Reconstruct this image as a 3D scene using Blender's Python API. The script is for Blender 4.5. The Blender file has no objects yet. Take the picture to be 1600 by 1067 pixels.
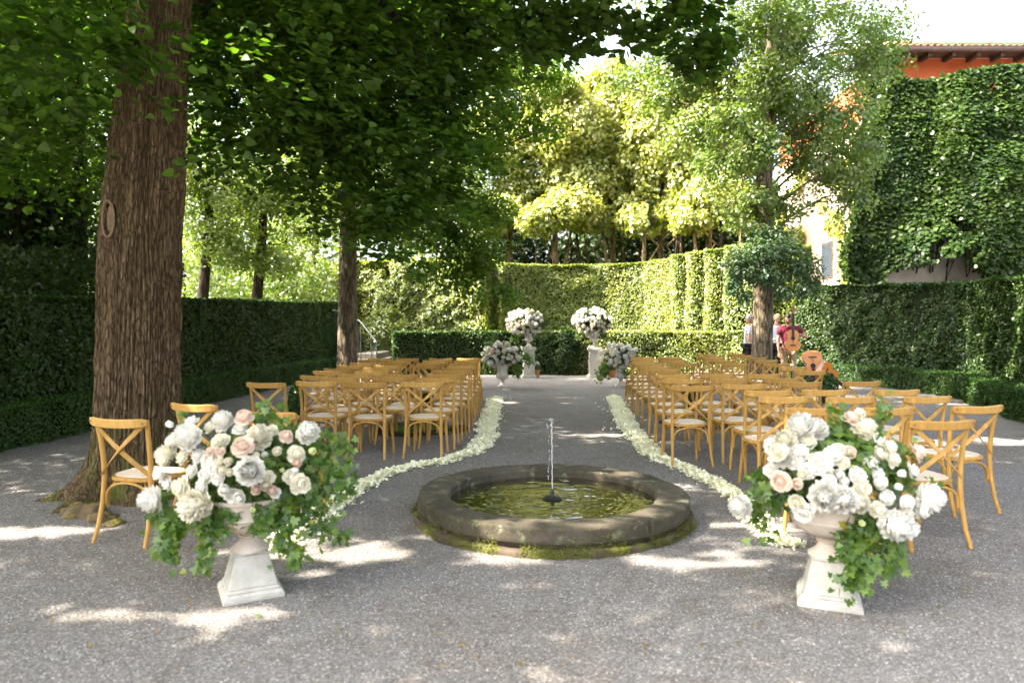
import bpy, bmesh, math, random
import numpy as np
from mathutils import Vector, Matrix
R = math.radians
random.seed(7)
rng = np.random.default_rng(11)
scene = bpy.context.scene
# ---------------------------------------------------------------- camera
F = 1080.0            # focal length in pixels of the 1600 px wide photograph
CAMH = 1.5
HZ = 511.0
PITCH = math.atan((533.5 - HZ) / F)
cam_data = bpy.data.cameras.new('camera')
cam = bpy.data.objects.new('camera', cam_data)
scene.collection.objects.link(cam)
cam.location = (0, 0, CAMH)
cam.rotation_euler = (R(90) - PITCH, 0, 0)
cam_data.sensor_width = 36.0
cam_data.lens = 36.0 * F / 1600.0
cam_data.clip_start = 0.05
cam_data.clip_end = 500
cam_data.dof.use_dof = True
cam_data.dof.focus_distance = 8.5
cam_data.dof.aperture_fstop = 1.6
scene.camera = cam
# ---------------------------------------------------------------- light
SUN_AZ = Vector((-0.975, -0.17, 0)).normalized()
SUN_EL = R(47)
sun_dir = Vector((SUN_AZ.x * math.cos(SUN_EL), SUN_AZ.y * math.cos(SUN_EL), math.sin(SUN_EL)))
world = bpy.data.worlds.new('World')
scene.world = world
world.use_nodes = True
wn = world.node_tree.nodes
wl = world.node_tree.links
bg = wn['Background']
sky = wn.new('ShaderNodeTexSky')
sky.sky_type = 'NISHITA'
sky.sun_disc = False
sky.sun_elevation = SUN_EL
sky.sun_rotation = math.atan2(sun_dir.x, sun_dir.y)
sky.dust_density = 8.0
sky.air_density = 1.0
sky.ozone_density = 1.0
hs_ = wn.new('ShaderNodeHueSaturation')       # hazy summer sky, paler than a clear one
hs_.inputs['Saturation'].default_value = 0.5
hs_.inputs['Value'].default_value = 1.25
wl.new(sky.outputs[0], hs_.inputs['Color'])
wl.new(hs_.outputs[0], bg.inputs[0])
bg.inputs[1].default_value = 0.11
sd = bpy.data.lights.new('sun', 'SUN')
sd.energy = 3.8
sd.angle = R(0.53)
sd.color = (1.0, 0.90, 0.76)
sun = bpy.data.objects.new('sun', sd)
scene.collection.objects.link(sun)
sun.rotation_euler = sun_dir.to_track_quat('Z', 'Y').to_euler()
sun.location = (-20, -10, 30)
scene.view_settings.view_transform = 'Standard'
scene.view_settings.look = 'None'
scene.view_settings.exposure = 3.2
scene.view_settings.gamma = 1.0
cy = scene.cycles
cy.max_bounces = 7
cy.diffuse_bounces = 4
cy.glossy_bounces = 3
cy.transmission_bounces = 5
cy.transparent_max_bounces = 6
cy.caustics_reflective = False
cy.caustics_refractive = False
cy.use_denoising = True
cy.use_adaptive_sampling = True
cy.adaptive_threshold = 0.015
cy.sample_clamp_indirect = 6.0

# ---------------------------------------------------------------- helpers
def ray(px, py):
    v = Vector(((px - 800) / F, -(py - 533.5) / F, -1.0))
    v.rotate(cam.rotation_euler)
    return v
def G(px, py, z=0.0):
    """world point at height z seen at a pixel of the photograph"""
    v = ray(px, py)
    t = (z - CAMH) / v.z
    return Vector((v.x * t, v.y * t, z))
def D(px, py, d):
    """world point at forward distance d seen at a pixel of the photograph"""
    v = ray(px, py)
    t = d / v.y
    return Vector((v.x * t, d, CAMH + v.z * t))

def link(o, parent=None):
    scene.collection.objects.link(o)
    if parent is not None:
        o.parent = parent
    return o
def tag(o, label=None, cat=None, group=None, kind=None):
    if label: o['label'] = label
    if cat: o['category'] = cat
    if group: o['group'] = group
    if kind: o['kind'] = kind
    return o
def empty(name, loc=(0, 0, 0), rz=0, label=None, cat=None, group=None):
    o = bpy.data.objects.new(name, None)
    o.empty_display_size = 0.2
    o.location = loc
    o.rotation_euler = (0, 0, rz)
    link(o)
    return tag(o, label, cat, group)
def copy_tree(o, parent=None):
    c = o.copy()
    link(c, parent)
    for ch in [x for x in o.children]:
        copy_tree(ch, c)
    return c
def np_mesh(name, V, faces_flat, loop_counts, mat, smooth=False):
    me = bpy.data.meshes.new(name)
    V = np.ascontiguousarray(V, dtype=np.float32)
    me.vertices.add(len(V))
    me.vertices.foreach_set('co', V.ravel())
    fl = np.ascontiguousarray(faces_flat, dtype=np.int32).ravel()
    lc = np.ascontiguousarray(loop_counts, dtype=np.int32)
    me.loops.add(len(fl))
    me.loops.foreach_set('vertex_index', fl)
    me.polygons.add(len(lc))
    st = np.zeros(len(lc), dtype=np.int32)
    st[1:] = np.cumsum(lc)[:-1]
    me.polygons.foreach_set('loop_start', st)
    me.polygons.foreach_set('loop_total', lc)
    if smooth:
        me.polygons.foreach_set('use_smooth', np.ones(len(lc), dtype=bool))
    me.update(calc_edges=True)
    me.materials.append(mat)
    return me
class MB:
    """collects shapes and links them as ONE mesh object"""
    def __init__(s):
        s.v = []; s.f = []
    def add(s, vs, fs, M=None):
        o = len(s.v)
        for p in vs:
            p = Vector(p)
            s.v.append(tuple(M @ p) if M is not None else tuple(p))
        for f in fs:
            s.f.append(tuple(i + o for i in f))
        return s
    def box(s, x0, x1, y0, y1, z0, z1, M=None):
        vs = [(x0,y0,z0),(x1,y0,z0),(x1,y1,z0),(x0,y1,z0),(x0,y0,z1),(x1,y0,z1),(x1,y1,z1),(x0,y1,z1)]
        return s.add(vs, [(0,3,2,1),(4,5,6,7),(0,1,5,4),(1,2,6,5),(2,3,7,6),(3,0,4,7)], M)
    def frustum(s, w0, w1, z0, z1, d0=None, d1=None, M=None):
        a, b = w0/2, w1/2
        c, d = (d0 or w0)/2, (d1 or w1)/2
        vs = [(-a,-c,z0),(a,-c,z0),(a,c,z0),(-a,c,z0),(-b,-d,z1),(b,-d,z1),(b,d,z1),(-b,d,z1)]
        return s.add(vs, [(0,3,2,1),(4,5,6,7),(0,1,5,4),(1,2,6,5),(2,3,7,6),(3,0,4,7)], M)
    def lathe(s, prof, n=32, M=None, flute=0, fa=0.0, fz=None):
        vs = []; fs = []
        for (r, z) in prof:
            for k in range(n):
                a = 2*math.pi*k/n
                rr = r
                if flute and fz and fz[0] <= z <= fz[1]:
                    rr = r * (1 + fa * math.cos(a*flute))
                vs.append((rr*math.cos(a), rr*math.sin(a), z))
        for i in range(len(prof)-1):
            for k in range(n):
                k2 = (k+1) % n
                fs.append((i*n+k, i*n+k2, (i+1)*n+k2, (i+1)*n+k))
        if prof[0][0] > 1e-5: fs.append(tuple(range(n-1, -1, -1)))
        if prof[-1][0] > 1e-5: fs.append(tuple((len(prof)-1)*n+k for k in range(n)))
        return s.add(vs, fs, M)
    def tube(s, pts, rad, n=8, M=None, flat=1.0, up=(0,0,1)):
        pts = [Vector(p) for p in pts]
        if not hasattr(rad, '__len__'): rad = [rad]*len(pts)
        vs = []; fs = []
        prev = None
        for i, p in enumerate(pts):
            t = (pts[min(i+1, len(pts)-1)] - pts[max(i-1, 0)]).normalized()
            if prev is None:
                u = Vector(up)
                if abs(t.dot(u)) > 0.95: u = Vector((1, 0, 0))
                a = t.cross(u).normalized()
            else:
                a = (prev - t * prev.dot(t)).normalized()
            prev = a
            b = t.cross(a)
            for k in range(n):
                w = 2*math.pi*k/n
                vs.append(p + a*(math.cos(w)*rad[i]) + b*(math.sin(w)*rad[i]*flat))
        for i in range(len(pts)-1):
            for k in range(n):
                k2 = (k+1) % n
                fs.append((i*n+k, i*n+k2, (i+1)*n+k2, (i+1)*n+k))
        fs.append(tuple(range(n-1, -1, -1)))
        fs.append(tuple((len(pts)-1)*n+k for k in range(n)))
        return s.add(vs, fs, M)
    def strip(s, pts, w, th, up=(0,0,1), M=None):
        """flat bar along pts; w = width along 'up'-ish, th = thickness"""
        pts = [Vector(p) for p in pts]
        vs = []; fs = []
        for i, p in enumerate(pts):
            t = (pts[min(i+1, len(pts)-1)] - pts[max(i-1, 0)]).normalized()
            u = Vector(up); u = (u - t*u.dot(t)).normalized()
            nn = t.cross(u)
            ww = w[i] if hasattr(w, '__len__') else w
            for a, b in ((-1,-1),(1,-1),(1,1),(-1,1)):
                vs.append(p + u*(a*ww/2) + nn*(b*th/2))
        for i in range(len(pts)-1):
            for k in range(4):
                k2 = (k+1) % 4
                fs.append((i*4+k, i*4+k2, (i+1)*4+k2, (i+1)*4+k))
        fs.append((3,2,1,0)); o = (len(pts)-1)*4
        fs.append((o,o+1,o+2,o+3))
        return s.add(vs, fs, M)
    def prism(s, outline, y0, y1, M=None):
        n = len(outline)
        vs = [(x, y0, z) for x, z in outline] + [(x, y1, z) for x, z in outline]
        fs = [tuple(range(n)), tuple(range(2*n-1, n-1, -1))]
        for k in range(n):
            k2 = (k+1) % n
            fs.append((k, n+k, n+k2, k2))
        return s.add(vs, fs, M)
    def ball(s, c, r, n=10, m=7):
        prof = [(max(1e-6, math.sin(math.pi*i/m)), -math.cos(math.pi*i/m)) for i in range(m+1)]
        rr = r if hasattr(r, '__len__') else (r, r, r)
        M = Matrix.Translation(Vector(c)) @ Matrix.Diagonal((rr[0], rr[1], rr[2], 1))
        return s.lathe(prof, n, M)
    def build(s, name, mat, parent=None, smooth=False, bevel=0.0, bseg=2):
        me = bpy.data.meshes.new(name)
        me.from_pydata(s.v, [], s.f)
        bm = bmesh.new(); bm.from_mesh(me)
        bmesh.ops.recalc_face_normals(bm, faces=bm.faces[:])
        if smooth:
            for f in bm.faces: f.smooth = True
            for e in bm.edges:
                if len(e.link_faces) == 2 and e.calc_face_angle(0) > R(38): e.smooth = False
        bm.to_mesh(me); bm.free()
        me.materials.append(mat)
        o = bpy.data.objects.new(name, me)
        link(o, parent)
        if bevel:
            b = o.modifiers.new('bevel', 'BEVEL'); b.width = bevel; b.segments = bseg; b.limit_method = 'ANGLE'; b.angle_limit = R(40)
        return o
# value noise
def _h(ix, iy, iz, seed):
    n = (ix.astype(np.int64)*73856093) ^ (iy.astype(np.int64)*19349663) ^ (iz.astype(np.int64)*83492791) ^ (seed*2654435761)
    n = (n ^ (n >> 13)) * 1274126177
    n = n ^ (n >> 16)
    return (n & 0xffff).astype(np.float64) / 65535.0
def vnoise(P, scale=1.0, seed=0):
    Q = np.asarray(P, dtype=np.float64) * scale
    I = np.floor(Q).astype(np.int64); fr = Q - I
    fr = fr*fr*(3-2*fr)
    out = 0
    for dx in (0, 1):
        for dy in (0, 1):
            for dz in (0, 1):
                w = (fr[:,0] if dx else 1-fr[:,0])*(fr[:,1] if dy else 1-fr[:,1])*(fr[:,2] if dz else 1-fr[:,2])
                out = out + w*_h(I[:,0]+dx, I[:,1]+dy, I[:,2]+dz, seed)
    return out
# leaf templates: vertices (x across, y along, z out), faces
T_LINDEN = (np.array([(0,.06,0),(-.34,0,.05),(-.5,.32,.1),(-.33,.72,.05),(0,1.08,-.08),(.33,.72,.05),(.5,.32,.1),(.34,0,.05)]), [(0,4,3,2,1),(0,7,6,5,4)])
T_OVAL = (np.array([(0,0,0),(-.3,.45,.06),(0,1,-.05),(.3,.45,.06)]), [(0,3,2,1)])
T_BOX = (np.array([(0,0,0),(-.42,.35,.05),(-.3,.8,.05),(0,1,0),(.3,.8,.05),(.42,.35,.05)]), [(0,5,4,3,2,1)])
T_IVY = (np.array([(0,.1,0),(-.28,-.05,.04),(-.5,.18,.02),(-.27,.34,.05),(-.45,.68,.0),(-.16,.62,.05),(0,1.05,-.04),(.16,.62,.05),(.45,.68,0),(.27,.34,.05),(.5,.18,.02),(.28,-.05,.04)]), [(0,6,5,4,3,2,1),(0,11,10,9,8,7,6)])
T_PETAL = (np.array([(-.18,0,0),(.18,0,0),(-.5,.5,.12),(0,.5,.0),(.5,.5,.12),(-.36,.95,.3),(0,1.08,.22),(.36,.95,.3)]), [(0,1,3,2),(1,4,3),(2,3,6,5),(3,4,7,6)])
def scatter(name, C, N, size, tmpl, mat, parent=None, along=None, kind=None):
    """one leaf-like piece per row of C, normal N, tip direction 'along' (random when None)"""
    C = np.asarray(C, float); N = np.asarray(N, float)
    n = len(C)
    N = N/np.maximum(1e-9, np.linalg.norm(N, axis=1, keepdims=True))
    A = rng.normal(size=(n, 3)) if along is None else np.asarray(along, float)
    A = A - N*np.sum(A*N, axis=1, keepdims=True)
    A = A/np.maximum(1e-9, np.linalg.norm(A, axis=1, keepdims=True))
    B = np.cross(A, N)
    S = np.broadcast_to(np.asarray(size, float), (n,))
    T, fs = tmpl
    T = T - np.array([0, .0, 0])
    V = C[:,None,:] + S[:,None,None]*(T[None,:,0,None]*B[:,None,:] + T[None,:,1,None]*A[:,None,:] + T[None,:,2,None]*N[:,None,:])
    k = len(T)
    V = V.reshape(-1, 3)
    base = (np.arange(n)*k)[:,None]
    flat1 = np.array([i for f in fs for i in f])
    flat = (base + flat1[None,:]).ravel()
    lc = np.tile(np.array([len(f) for f in fs]), n)
    me = np_mesh(name, V, flat, lc, mat)
    o = bpy.data.objects.new(name, me)
    link(o, parent)
    if kind: o['kind'] = kind
    return o
def rnorm(n, bias=(0,0,1), spread=0.6):
    v = rng.normal(size=(n, 3))*spread + np.asarray(bias, float)
    return v/np.linalg.norm(v, axis=1, keepdims=True)

# ---------------------------------------------------------------- materials
def newmat(name):
    m = bpy.data.materials.new(name); m.use_nodes = True
    nt = m.node_tree
    for n in list(nt.nodes): nt.nodes.remove(n)
    out = nt.nodes.new('ShaderNodeOutputMaterial')
    return m, nt, out
def ramp(nt, fac, stops):
    r = nt.nodes.new('ShaderNodeValToRGB')
    el = r.color_ramp.elements
    while len(el) > 1: el.remove(el[0])
    el[0].position = stops[0][0]; el[0].color = (*stops[0][1], 1)
    for p, c in stops[1:]:
        e = el.new(p); e.color = (*c, 1)
    nt.links.new(fac, r.inputs[0])
    return r.outputs[0]
def noise(nt, scale, detail=4, rough=0.6, vec=None, stretch=None):
    t = nt.nodes.new('ShaderNodeTexCoord')
    src = t.outputs['Object'] if vec is None else vec
    if stretch:
        mp = nt.nodes.new('ShaderNodeMapping'); mp.inputs['Scale'].default_value = stretch
        nt.links.new(src, mp.inputs[0]); src = mp.outputs[0]
    n = nt.nodes.new('ShaderNodeTexNoise')
    n.inputs['Scale'].default_value = scale; n.inputs['Detail'].default_value = detail; n.inputs['Roughness'].default_value = rough
    nt.links.new(src, n.inputs['Vector'])
    return n.outputs['Fac']
def mix(nt, fac, a, b, mode='MIX'):
    m = nt.nodes.new('ShaderNodeMix'); m.data_type = 'RGBA'; m.blend_type = mode
    for sock, v in ((m.inputs[0], fac), (m.inputs[6], a), (m.inputs[7], b)):
        if hasattr(v, 'links'): nt.links.new(v, sock)
        elif isinstance(v, (int, float)): sock.default_value = v
        else: sock.default_value = (*v, 1)
    return m.outputs[2]
def bump(nt, h, strength=0.5, dist=0.01, prev=None):
    b = nt.nodes.new('ShaderNodeBump'); b.inputs['Strength'].default_value = strength; b.inputs['Distance'].default_value = dist
    nt.links.new(h, b.inputs['Height'])
    if prev is not None: nt.links.new(prev, b.inputs['Normal'])
    return b.outputs[0]
def principled(nt, out, col, rough=0.7, nrm=None, spec=0.3, **kw):
    p = nt.nodes.new('ShaderNodeBsdfPrincipled')
    if hasattr(col, 'links'): nt.links.new(col, p.inputs['Base Color'])
    else: p.inputs['Base Color'].default_value = (*col, 1)
    if hasattr(rough, 'links'): nt.links.new(rough, p.inputs['Roughness'])
    else: p.inputs['Roughness'].default_value = rough
    p.inputs['Specular IOR Level'].default_value = spec
    if nrm is not None: nt.links.new(nrm, p.inputs['Normal'])
    for k, v in kw.items(): p.inputs[k].default_value = v
    nt.links.new(p.outputs[0], out.inputs[0])
    return p
def leafmat(name, c1, c2, trans=0.4, gloss=0.05, tcol=None, c3=None, rough=0.42, patch=0.5):
    m, nt, out = newmat(name)
    g = nt.nodes.new('ShaderNodeNewGeometry')
    stops = [(0, c1), (1, c2)] if c3 is None else [(0, c1), (0.8, c2), (0.97, c2), (1, c3)]
    col = ramp(nt, g.outputs['Random Per Island'], stops)
    nz = noise(nt, patch, 3, 0.6)
    col = mix(nt, ramp(nt, nz, [(0.35, (0,0,0)), (0.65, (1,1,1))]), col, mix(nt, 1.0, col, (1.25, 1.1, 0.8), 'MULTIPLY'))
    d = nt.nodes.new('ShaderNodeBsdfDiffuse'); nt.links.new(col, d.inputs[0])
    t = nt.nodes.new('ShaderNodeBsdfTranslucent')
    tc = mix(nt, 1.0, col, tcol or (1.7, 1.9, 0.7), 'MULTIPLY')
    nt.links.new(tc, t.inputs[0])
    ms = nt.nodes.new('ShaderNodeMixShader'); ms.inputs[0].default_value = trans
    nt.links.new(d.outputs[0], ms.inputs[1]); nt.links.new(t.outputs[0], ms.inputs[2])
    gl = nt.nodes.new('ShaderNodeBsdfGlossy'); gl.inputs['Roughness'].default_value = rough
    gl.inputs[0].default_value = (1, 1, 1, 1)
    m2 = nt.nodes.new('ShaderNodeMixShader'); m2.inputs[0].default_value = gloss
    nt.links.new(ms.outputs[0], m2.inputs[1]); nt.links.new(gl.outputs[0], m2.inputs[2])
    nt.links.new(m2.outputs[0], out.inputs[0])
    return m
M = {}
M['linden'] = leafmat('linden_leaf', (.020,.055,.007), (.09,.17,.022), .42, .02, (1.5,1.8,.5), rough=.5)  # wide random tones paint yellow-lit leaves against near-black ones
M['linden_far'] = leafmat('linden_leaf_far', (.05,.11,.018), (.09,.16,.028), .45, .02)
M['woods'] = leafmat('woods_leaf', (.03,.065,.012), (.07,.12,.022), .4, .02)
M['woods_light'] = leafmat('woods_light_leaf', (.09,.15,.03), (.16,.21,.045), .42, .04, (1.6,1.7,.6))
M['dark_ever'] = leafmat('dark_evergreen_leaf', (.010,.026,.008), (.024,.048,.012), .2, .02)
M['laurel'] = leafmat('laurel_leaf', (.16,.20,.035), (.30,.33,.08), .42, .05, (1.5,1.6,.5), rough=.38)
M['ginkgo'] = leafmat('right_tree_leaf', (.09,.16,.04), (.17,.24,.07), .4, .06, (1.5,1.6,.6))
M['weeping'] = leafmat('weeping_leaf', (.06,.115,.05), (.11,.18,.085), .32, .04, (1.3,1.5,.8))
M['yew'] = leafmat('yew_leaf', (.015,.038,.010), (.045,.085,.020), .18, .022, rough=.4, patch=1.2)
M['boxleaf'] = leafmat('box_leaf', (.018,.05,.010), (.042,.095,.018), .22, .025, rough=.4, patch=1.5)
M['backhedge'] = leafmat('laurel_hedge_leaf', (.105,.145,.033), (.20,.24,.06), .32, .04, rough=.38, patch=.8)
M['ivywall'] = leafmat('wall_ivy_leaf', (.012,.030,.008), (.040,.075,.017), .22, .016, rough=.4, patch=.6)
M['ivysprig'] = leafmat('ivy_sprig_leaf', (.045,.11,.022), (.11,.19,.035), .35, .03, c3=(.32,.3,.04), patch=8)
M['grass'] = leafmat('grass_blade', (.06,.12,.025), (.12,.19,.04), .35, .04)
def m_core(name, col):
    m, nt, out = newmat(name)
    c = ramp(nt, noise(nt, 6, 5, .7), [(.3, tuple(x*.5 for x in col)), (.7, col)])
    principled(nt, out, c, .95, spec=.05); return m
M['core'] = m_core('hedge_core_block', (.02,.028,.012))
def m_bark(name, a, b, moss=None, vs=9, fine=(6,6,.9), bstr=.8, lo=.35):
    m, nt, out = newmat(name)
    n1 = noise(nt, vs, 6, .65, stretch=(1,1,.28))
    n2 = noise(nt, 1.3, 4, .6)
    c = ramp(nt, n1, [(.3, tuple(x*lo for x in a)), (.5, a), (.7, b)])
    c = mix(nt, ramp(nt, n2, [(.42,(0,0,0)),(.62,(.6,.6,.6))]), c, mix(nt, 1.0, c, (.75,.78,.6), 'MULTIPLY'))
    tv = nt.nodes.new('ShaderNodeTexCoord'); mv = nt.nodes.new('ShaderNodeMapping'); mv.inputs['Scale'].default_value = (1,1,.17)
    nt.links.new(tv.outputs['Object'], mv.inputs[0])
    vv = nt.nodes.new('ShaderNodeTexVoronoi'); vv.feature = 'DISTANCE_TO_EDGE'; vv.inputs['Scale'].default_value = vs*.8
    mvn = nt.nodes.new('ShaderNodeMix'); mvn.data_type = 'VECTOR'; mvn.inputs[0].default_value = .06
    nn_ = nt.nodes.new('ShaderNodeTexNoise'); nn_.inputs['Scale'].default_value = 5; nt.links.new(tv.outputs['Object'], nn_.inputs['Vector'])
    nt.links.new(mv.outputs[0], mvn.inputs[4]); nt.links.new(nn_.outputs['Color'], mvn.inputs[5]); nt.links.new(mvn.outputs[1], vv.inputs['Vector'])
    crack = ramp(nt, vv.outputs['Distance'], [(0,(0,0,0)),(.14,(1,1,1))])
    c = mix(nt, crack, mix(nt, 1.0, c, (.42,.38,.34), 'MULTIPLY'), c)
    if moss:
        t = nt.nodes.new('ShaderNodeTexCoord'); sp = nt.nodes.new('ShaderNodeSeparateXYZ')
        nt.links.new(t.outputs['Object'], sp.inputs[0])
        mr = nt.nodes.new('ShaderNodeMapRange'); mr.inputs[1].default_value = moss[1]; mr.inputs[2].default_value = moss[2]
        mr.inputs[3].default_value = 1; mr.inputs[4].default_value = 0
        nt.links.new(sp.outputs[2], mr.inputs[0])
        mm = nt.nodes.new('ShaderNodeMath'); mm.operation = 'MULTIPLY'
        nt.links.new(mr.outputs[0], mm.inputs[0])
        r2 = ramp(nt, noise(nt, 7, 6, .7), [(.45,(0,0,0)),(.6,(1,1,1))])
        nt.links.new(r2, mm.inputs[1])
        c = mix(nt, mm.outputs[0], c, moss[0])
    nb = bump(nt, n1, bstr, .03)
    nb = bump(nt, crack, .8, .012, nb)
    nb = bump(nt, noise(nt, 60, 4, .7), .4, .006, nb)
    principled(nt, out, c, .9, nb, .15); return m
M['bark_linden'] = m_bark('linden_bark', (.115,.076,.043), (.215,.155,.095), ((.09,.10,.02), 0.0, .9), vs=44, bstr=.5, lo=.6)
M['bark_mid'] = m_bark('grey_bark', (.15,.12,.085), (.30,.25,.19), None, 14)
M['bark_light'] = m_bark('warm_bark', (.18,.13,.075), (.31,.24,.15), None, 12)
M['bark_dark'] = m_bark('dark_bark', (.045,.035,.025), (.10,.08,.06), None, 12)
def m_wood():
    m, nt, out = newmat('honey_oak')
    n1 = noise(nt, 24, 5, .6, stretch=(1,1,.12))
    c = ramp(nt, n1, [(.3,(.40,.215,.045)),(.7,(.56,.335,.09))])
    oi = nt.nodes.new('ShaderNodeObjectInfo')
    c = mix(nt, oi.outputs['Random'], c, mix(nt, 1.0, c, (.74,.70,.62), 'MULTIPLY'))
    principled(nt, out, c, .6, bump(nt, n1, .12, .002), .4); return m
M['wood'] = m_wood()
def m_simple(name, col, rough=.6, ns=30, var=.15, spec=.3, bs=.15, **kw):
    m, nt, out = newmat(name)
    n1 = noise(nt, ns, 5, .6)
    c = ramp(nt, n1, [(.3, tuple(x*(1-var) for x in col)), (.7, tuple(min(1, x*(1+var)) for x in col))])
    principled(nt, out, c, rough, bump(nt, n1, bs, .004), spec, **kw); return m
M['pad'] = m_simple('woven_seat_pad', (.72,.60,.48), .8, 60, .08)
M['rivet'] = m_simple('brass_screw', (.30,.2,.1), .35, 10, .05, Metallic=.8)
def m_stone(name, a, b, moss=None, dirt=(.2,.16,.12), sc=4):
    m, nt, out = newmat(name)
    n1 = noise(nt, sc, 7, .65)
    c = ramp(nt, n1, [(.3, a), (.7, b)])
    n2 = noise(nt, 26, 6, .75)
    c = mix(nt, ramp(nt, n2, [(.5,(0,0,0)),(.75,(.5,.5,.5))]), c, dirt)
    if moss:
        c = mix(nt, ramp(nt, noise(nt, moss[1], 7, .7), [(moss[2],(0,0,0)),(moss[2]+.08,(1,1,1))]), c, moss[0])
    nb = bump(nt, n1, .5, .02); nb = bump(nt, noise(nt, 90, 4, .7), .35, .004, nb)
    principled(nt, out, c, .88, nb, .2); return m
M['plinth'] = m_stone('cast_stone', (.38,.36,.31), (.52,.50,.45), None, (.30,.28,.22), 9)
M['urn'] = m_stone('terracotta_limewash', (.54,.45,.37), (.66,.58,.50), None, (.45,.37,.3), 8)
M['urn_grey'] = m_stone('grey_cast_stone', (.42,.38,.33), (.58,.54,.49), None, (.34,.3,.26), 9)
M['rim'] = m_stone('weathered_fountain_stone', (.03,.025,.017), (.088,.076,.055), ((.14,.15,.09), 9, .57), (.10,.085,.07), 3)
M['rimwall'] = m_stone('damp_mossy_stone', (.05,.038,.028), (.11,.08,.06), ((.085,.095,.014), 5, .48), (.06,.05,.035), 4)
M['moss'] = m_stone('moss', (.05,.055,.010), (.11,.115,.02), None, (.07,.06,.02), 14)
M['rootmoss'] = m_stone('mossy_root', (.09,.065,.035), (.17,.12,.07), ((.22,.2,.03), 6, .52), (.07,.05,.03), 6)
M['bronze'] = m_simple('dark_nozzle', (.03,.035,.035), .45, 40, .3, Metallic=.6)
M['terracotta'] = m_simple('terracotta', (.5,.2,.09), .8, 20, .15)
M['soil'] = m_simple('soil', (.05,.035,.022), .95, 30, .5, .05, .8)
M['orange'] = m_stone('orange_stucco', (.42,.085,.035), (.54,.13,.055), None, (.34,.09,.05), 1.2)
M['peach'] = m_stone('sun_glare_render', (.66,.42,.30), (.80,.62,.50), None, (.6,.3,.18), 1.0)  # orange wall paled to paint overexposed sunlight
M['plaster'] = m_stone('grey_plaster', (.42,.37,.34), (.62,.57,.52), None, (.3,.25,.22), 2)
M['eave'] = m_simple('eave_plaster', (.42,.24,.16), .85, 6, .15)
M['rooftile'] = m_simple('clay_tile', (.40,.24,.16), .85, 9, .35)
M['gutter'] = m_simple('dark_gutter', (.10,.07,.07), .5, 10, .1)
M['darkwood'] = m_simple('dark_timber', (.06,.04,.03), .8, 10, .2)
M['glass'] = m_simple('dark_window_glass', (.04,.05,.06), .08, 3, .1, .6, 0)
M['stonewall'] = m_stone('rubble_wall', (.17,.11,.085), (.28,.2,.16), None, (.22,.15,.12), 5)
M['iron'] = m_simple('painted_iron', (.05,.055,.06), .45, 20, .2, Metallic=.3)
M['step'] = m_stone('stone_step', (.12,.105,.09), (.2,.18,.155), None, (.2,.17,.14), 6)
M['skin'] = m_simple('skin', (.50,.26,.17), .55, 20, .05, **{'Subsurface Weight': .1})
M['maroon'] = m_simple('maroon_shirt', (.16,.02,.04), .85, 30, .15)
M['whiteshirt'] = m_simple('white_shirt', (.72,.76,.82), .8, 30, .05)
M['greyshirt'] = m_simple('pale_shirt', (.62,.6,.6), .8, 30, .05)
M['tie'] = m_simple('light_blue_tie', (.2,.45,.62), .5, 30, .1)
M['khaki'] = m_simple('khaki_trousers', (.36,.25,.14), .85, 30, .1)
M['blacktrousers'] = m_simple('black_trousers', (.02,.02,.025), .85, 30, .1)
M['hair'] = m_simple('dark_hair', (.03,.02,.015), .6, 60, .3)
M['greyhair'] = m_simple('grey_hair', (.3,.28,.26), .6, 60, .3)
M['shoe'] = m_simple('dark_shoe', (.05,.03,.02), .4, 30, .1)
M['guitar'] = m_simple('orange_spruce_top', (.72,.27,.05), .25, 12, .08, .5)
M['guitarside'] = m_simple('reddish_guitar_side', (.35,.11,.03), .25, 12, .1, .5)
M['neckwood'] = m_simple('dark_fretboard', (.07,.045,.035), .5, 12, .1)
M['black'] = m_simple('black_plastic', (.015,.015,.018), .4, 30, .1)
M['keys'] = m_simple('ivory_keys', (.75,.75,.72), .3, 5, .02)
M['stem'] = m_simple('green_stem', (.07,.11,.03), .6, 20, .2)
def m_petal(name, a, b, tr=.35):
    m, nt, out = newmat(name)
    g = nt.nodes.new('ShaderNodeNewGeometry')
    c = ramp(nt, g.outputs['Random Per Island'], [(0, a), (1, b)])
    d = nt.nodes.new('ShaderNodeBsdfDiffuse'); nt.links.new(c, d.inputs[0])
    t = nt.nodes.new('ShaderNodeBsdfTranslucent'); nt.links.new(c, t.inputs[0])
    ms = nt.nodes.new('ShaderNodeMixShader'); ms.inputs[0].default_value = tr
    nt.links.new(d.outputs[0], ms.inputs[1]); nt.links.new(t.outputs[0], ms.inputs[2])
    nt.links.new(ms.outputs[0], out.inputs[0]); return m
M['white'] = m_petal('white_petal', (.85,.83,.76), (.90,.89,.85))
M['cream'] = m_petal('cream_petal', (.84,.80,.64), (.89,.86,.75))
M['blush'] = m_petal('blush_petal', (.80,.63,.52), (.87,.75,.65))
M['mauve'] = m_petal('mauve_petal', (.64,.49,.45), (.78,.65,.6))
M['greenbud'] = m_petal('green_bud_petal', (.55,.62,.25), (.72,.76,.42))
M['trailpetal'] = m_petal('fallen_petal', (.85,.84,.55), (.90,.89,.76), .25)
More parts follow.
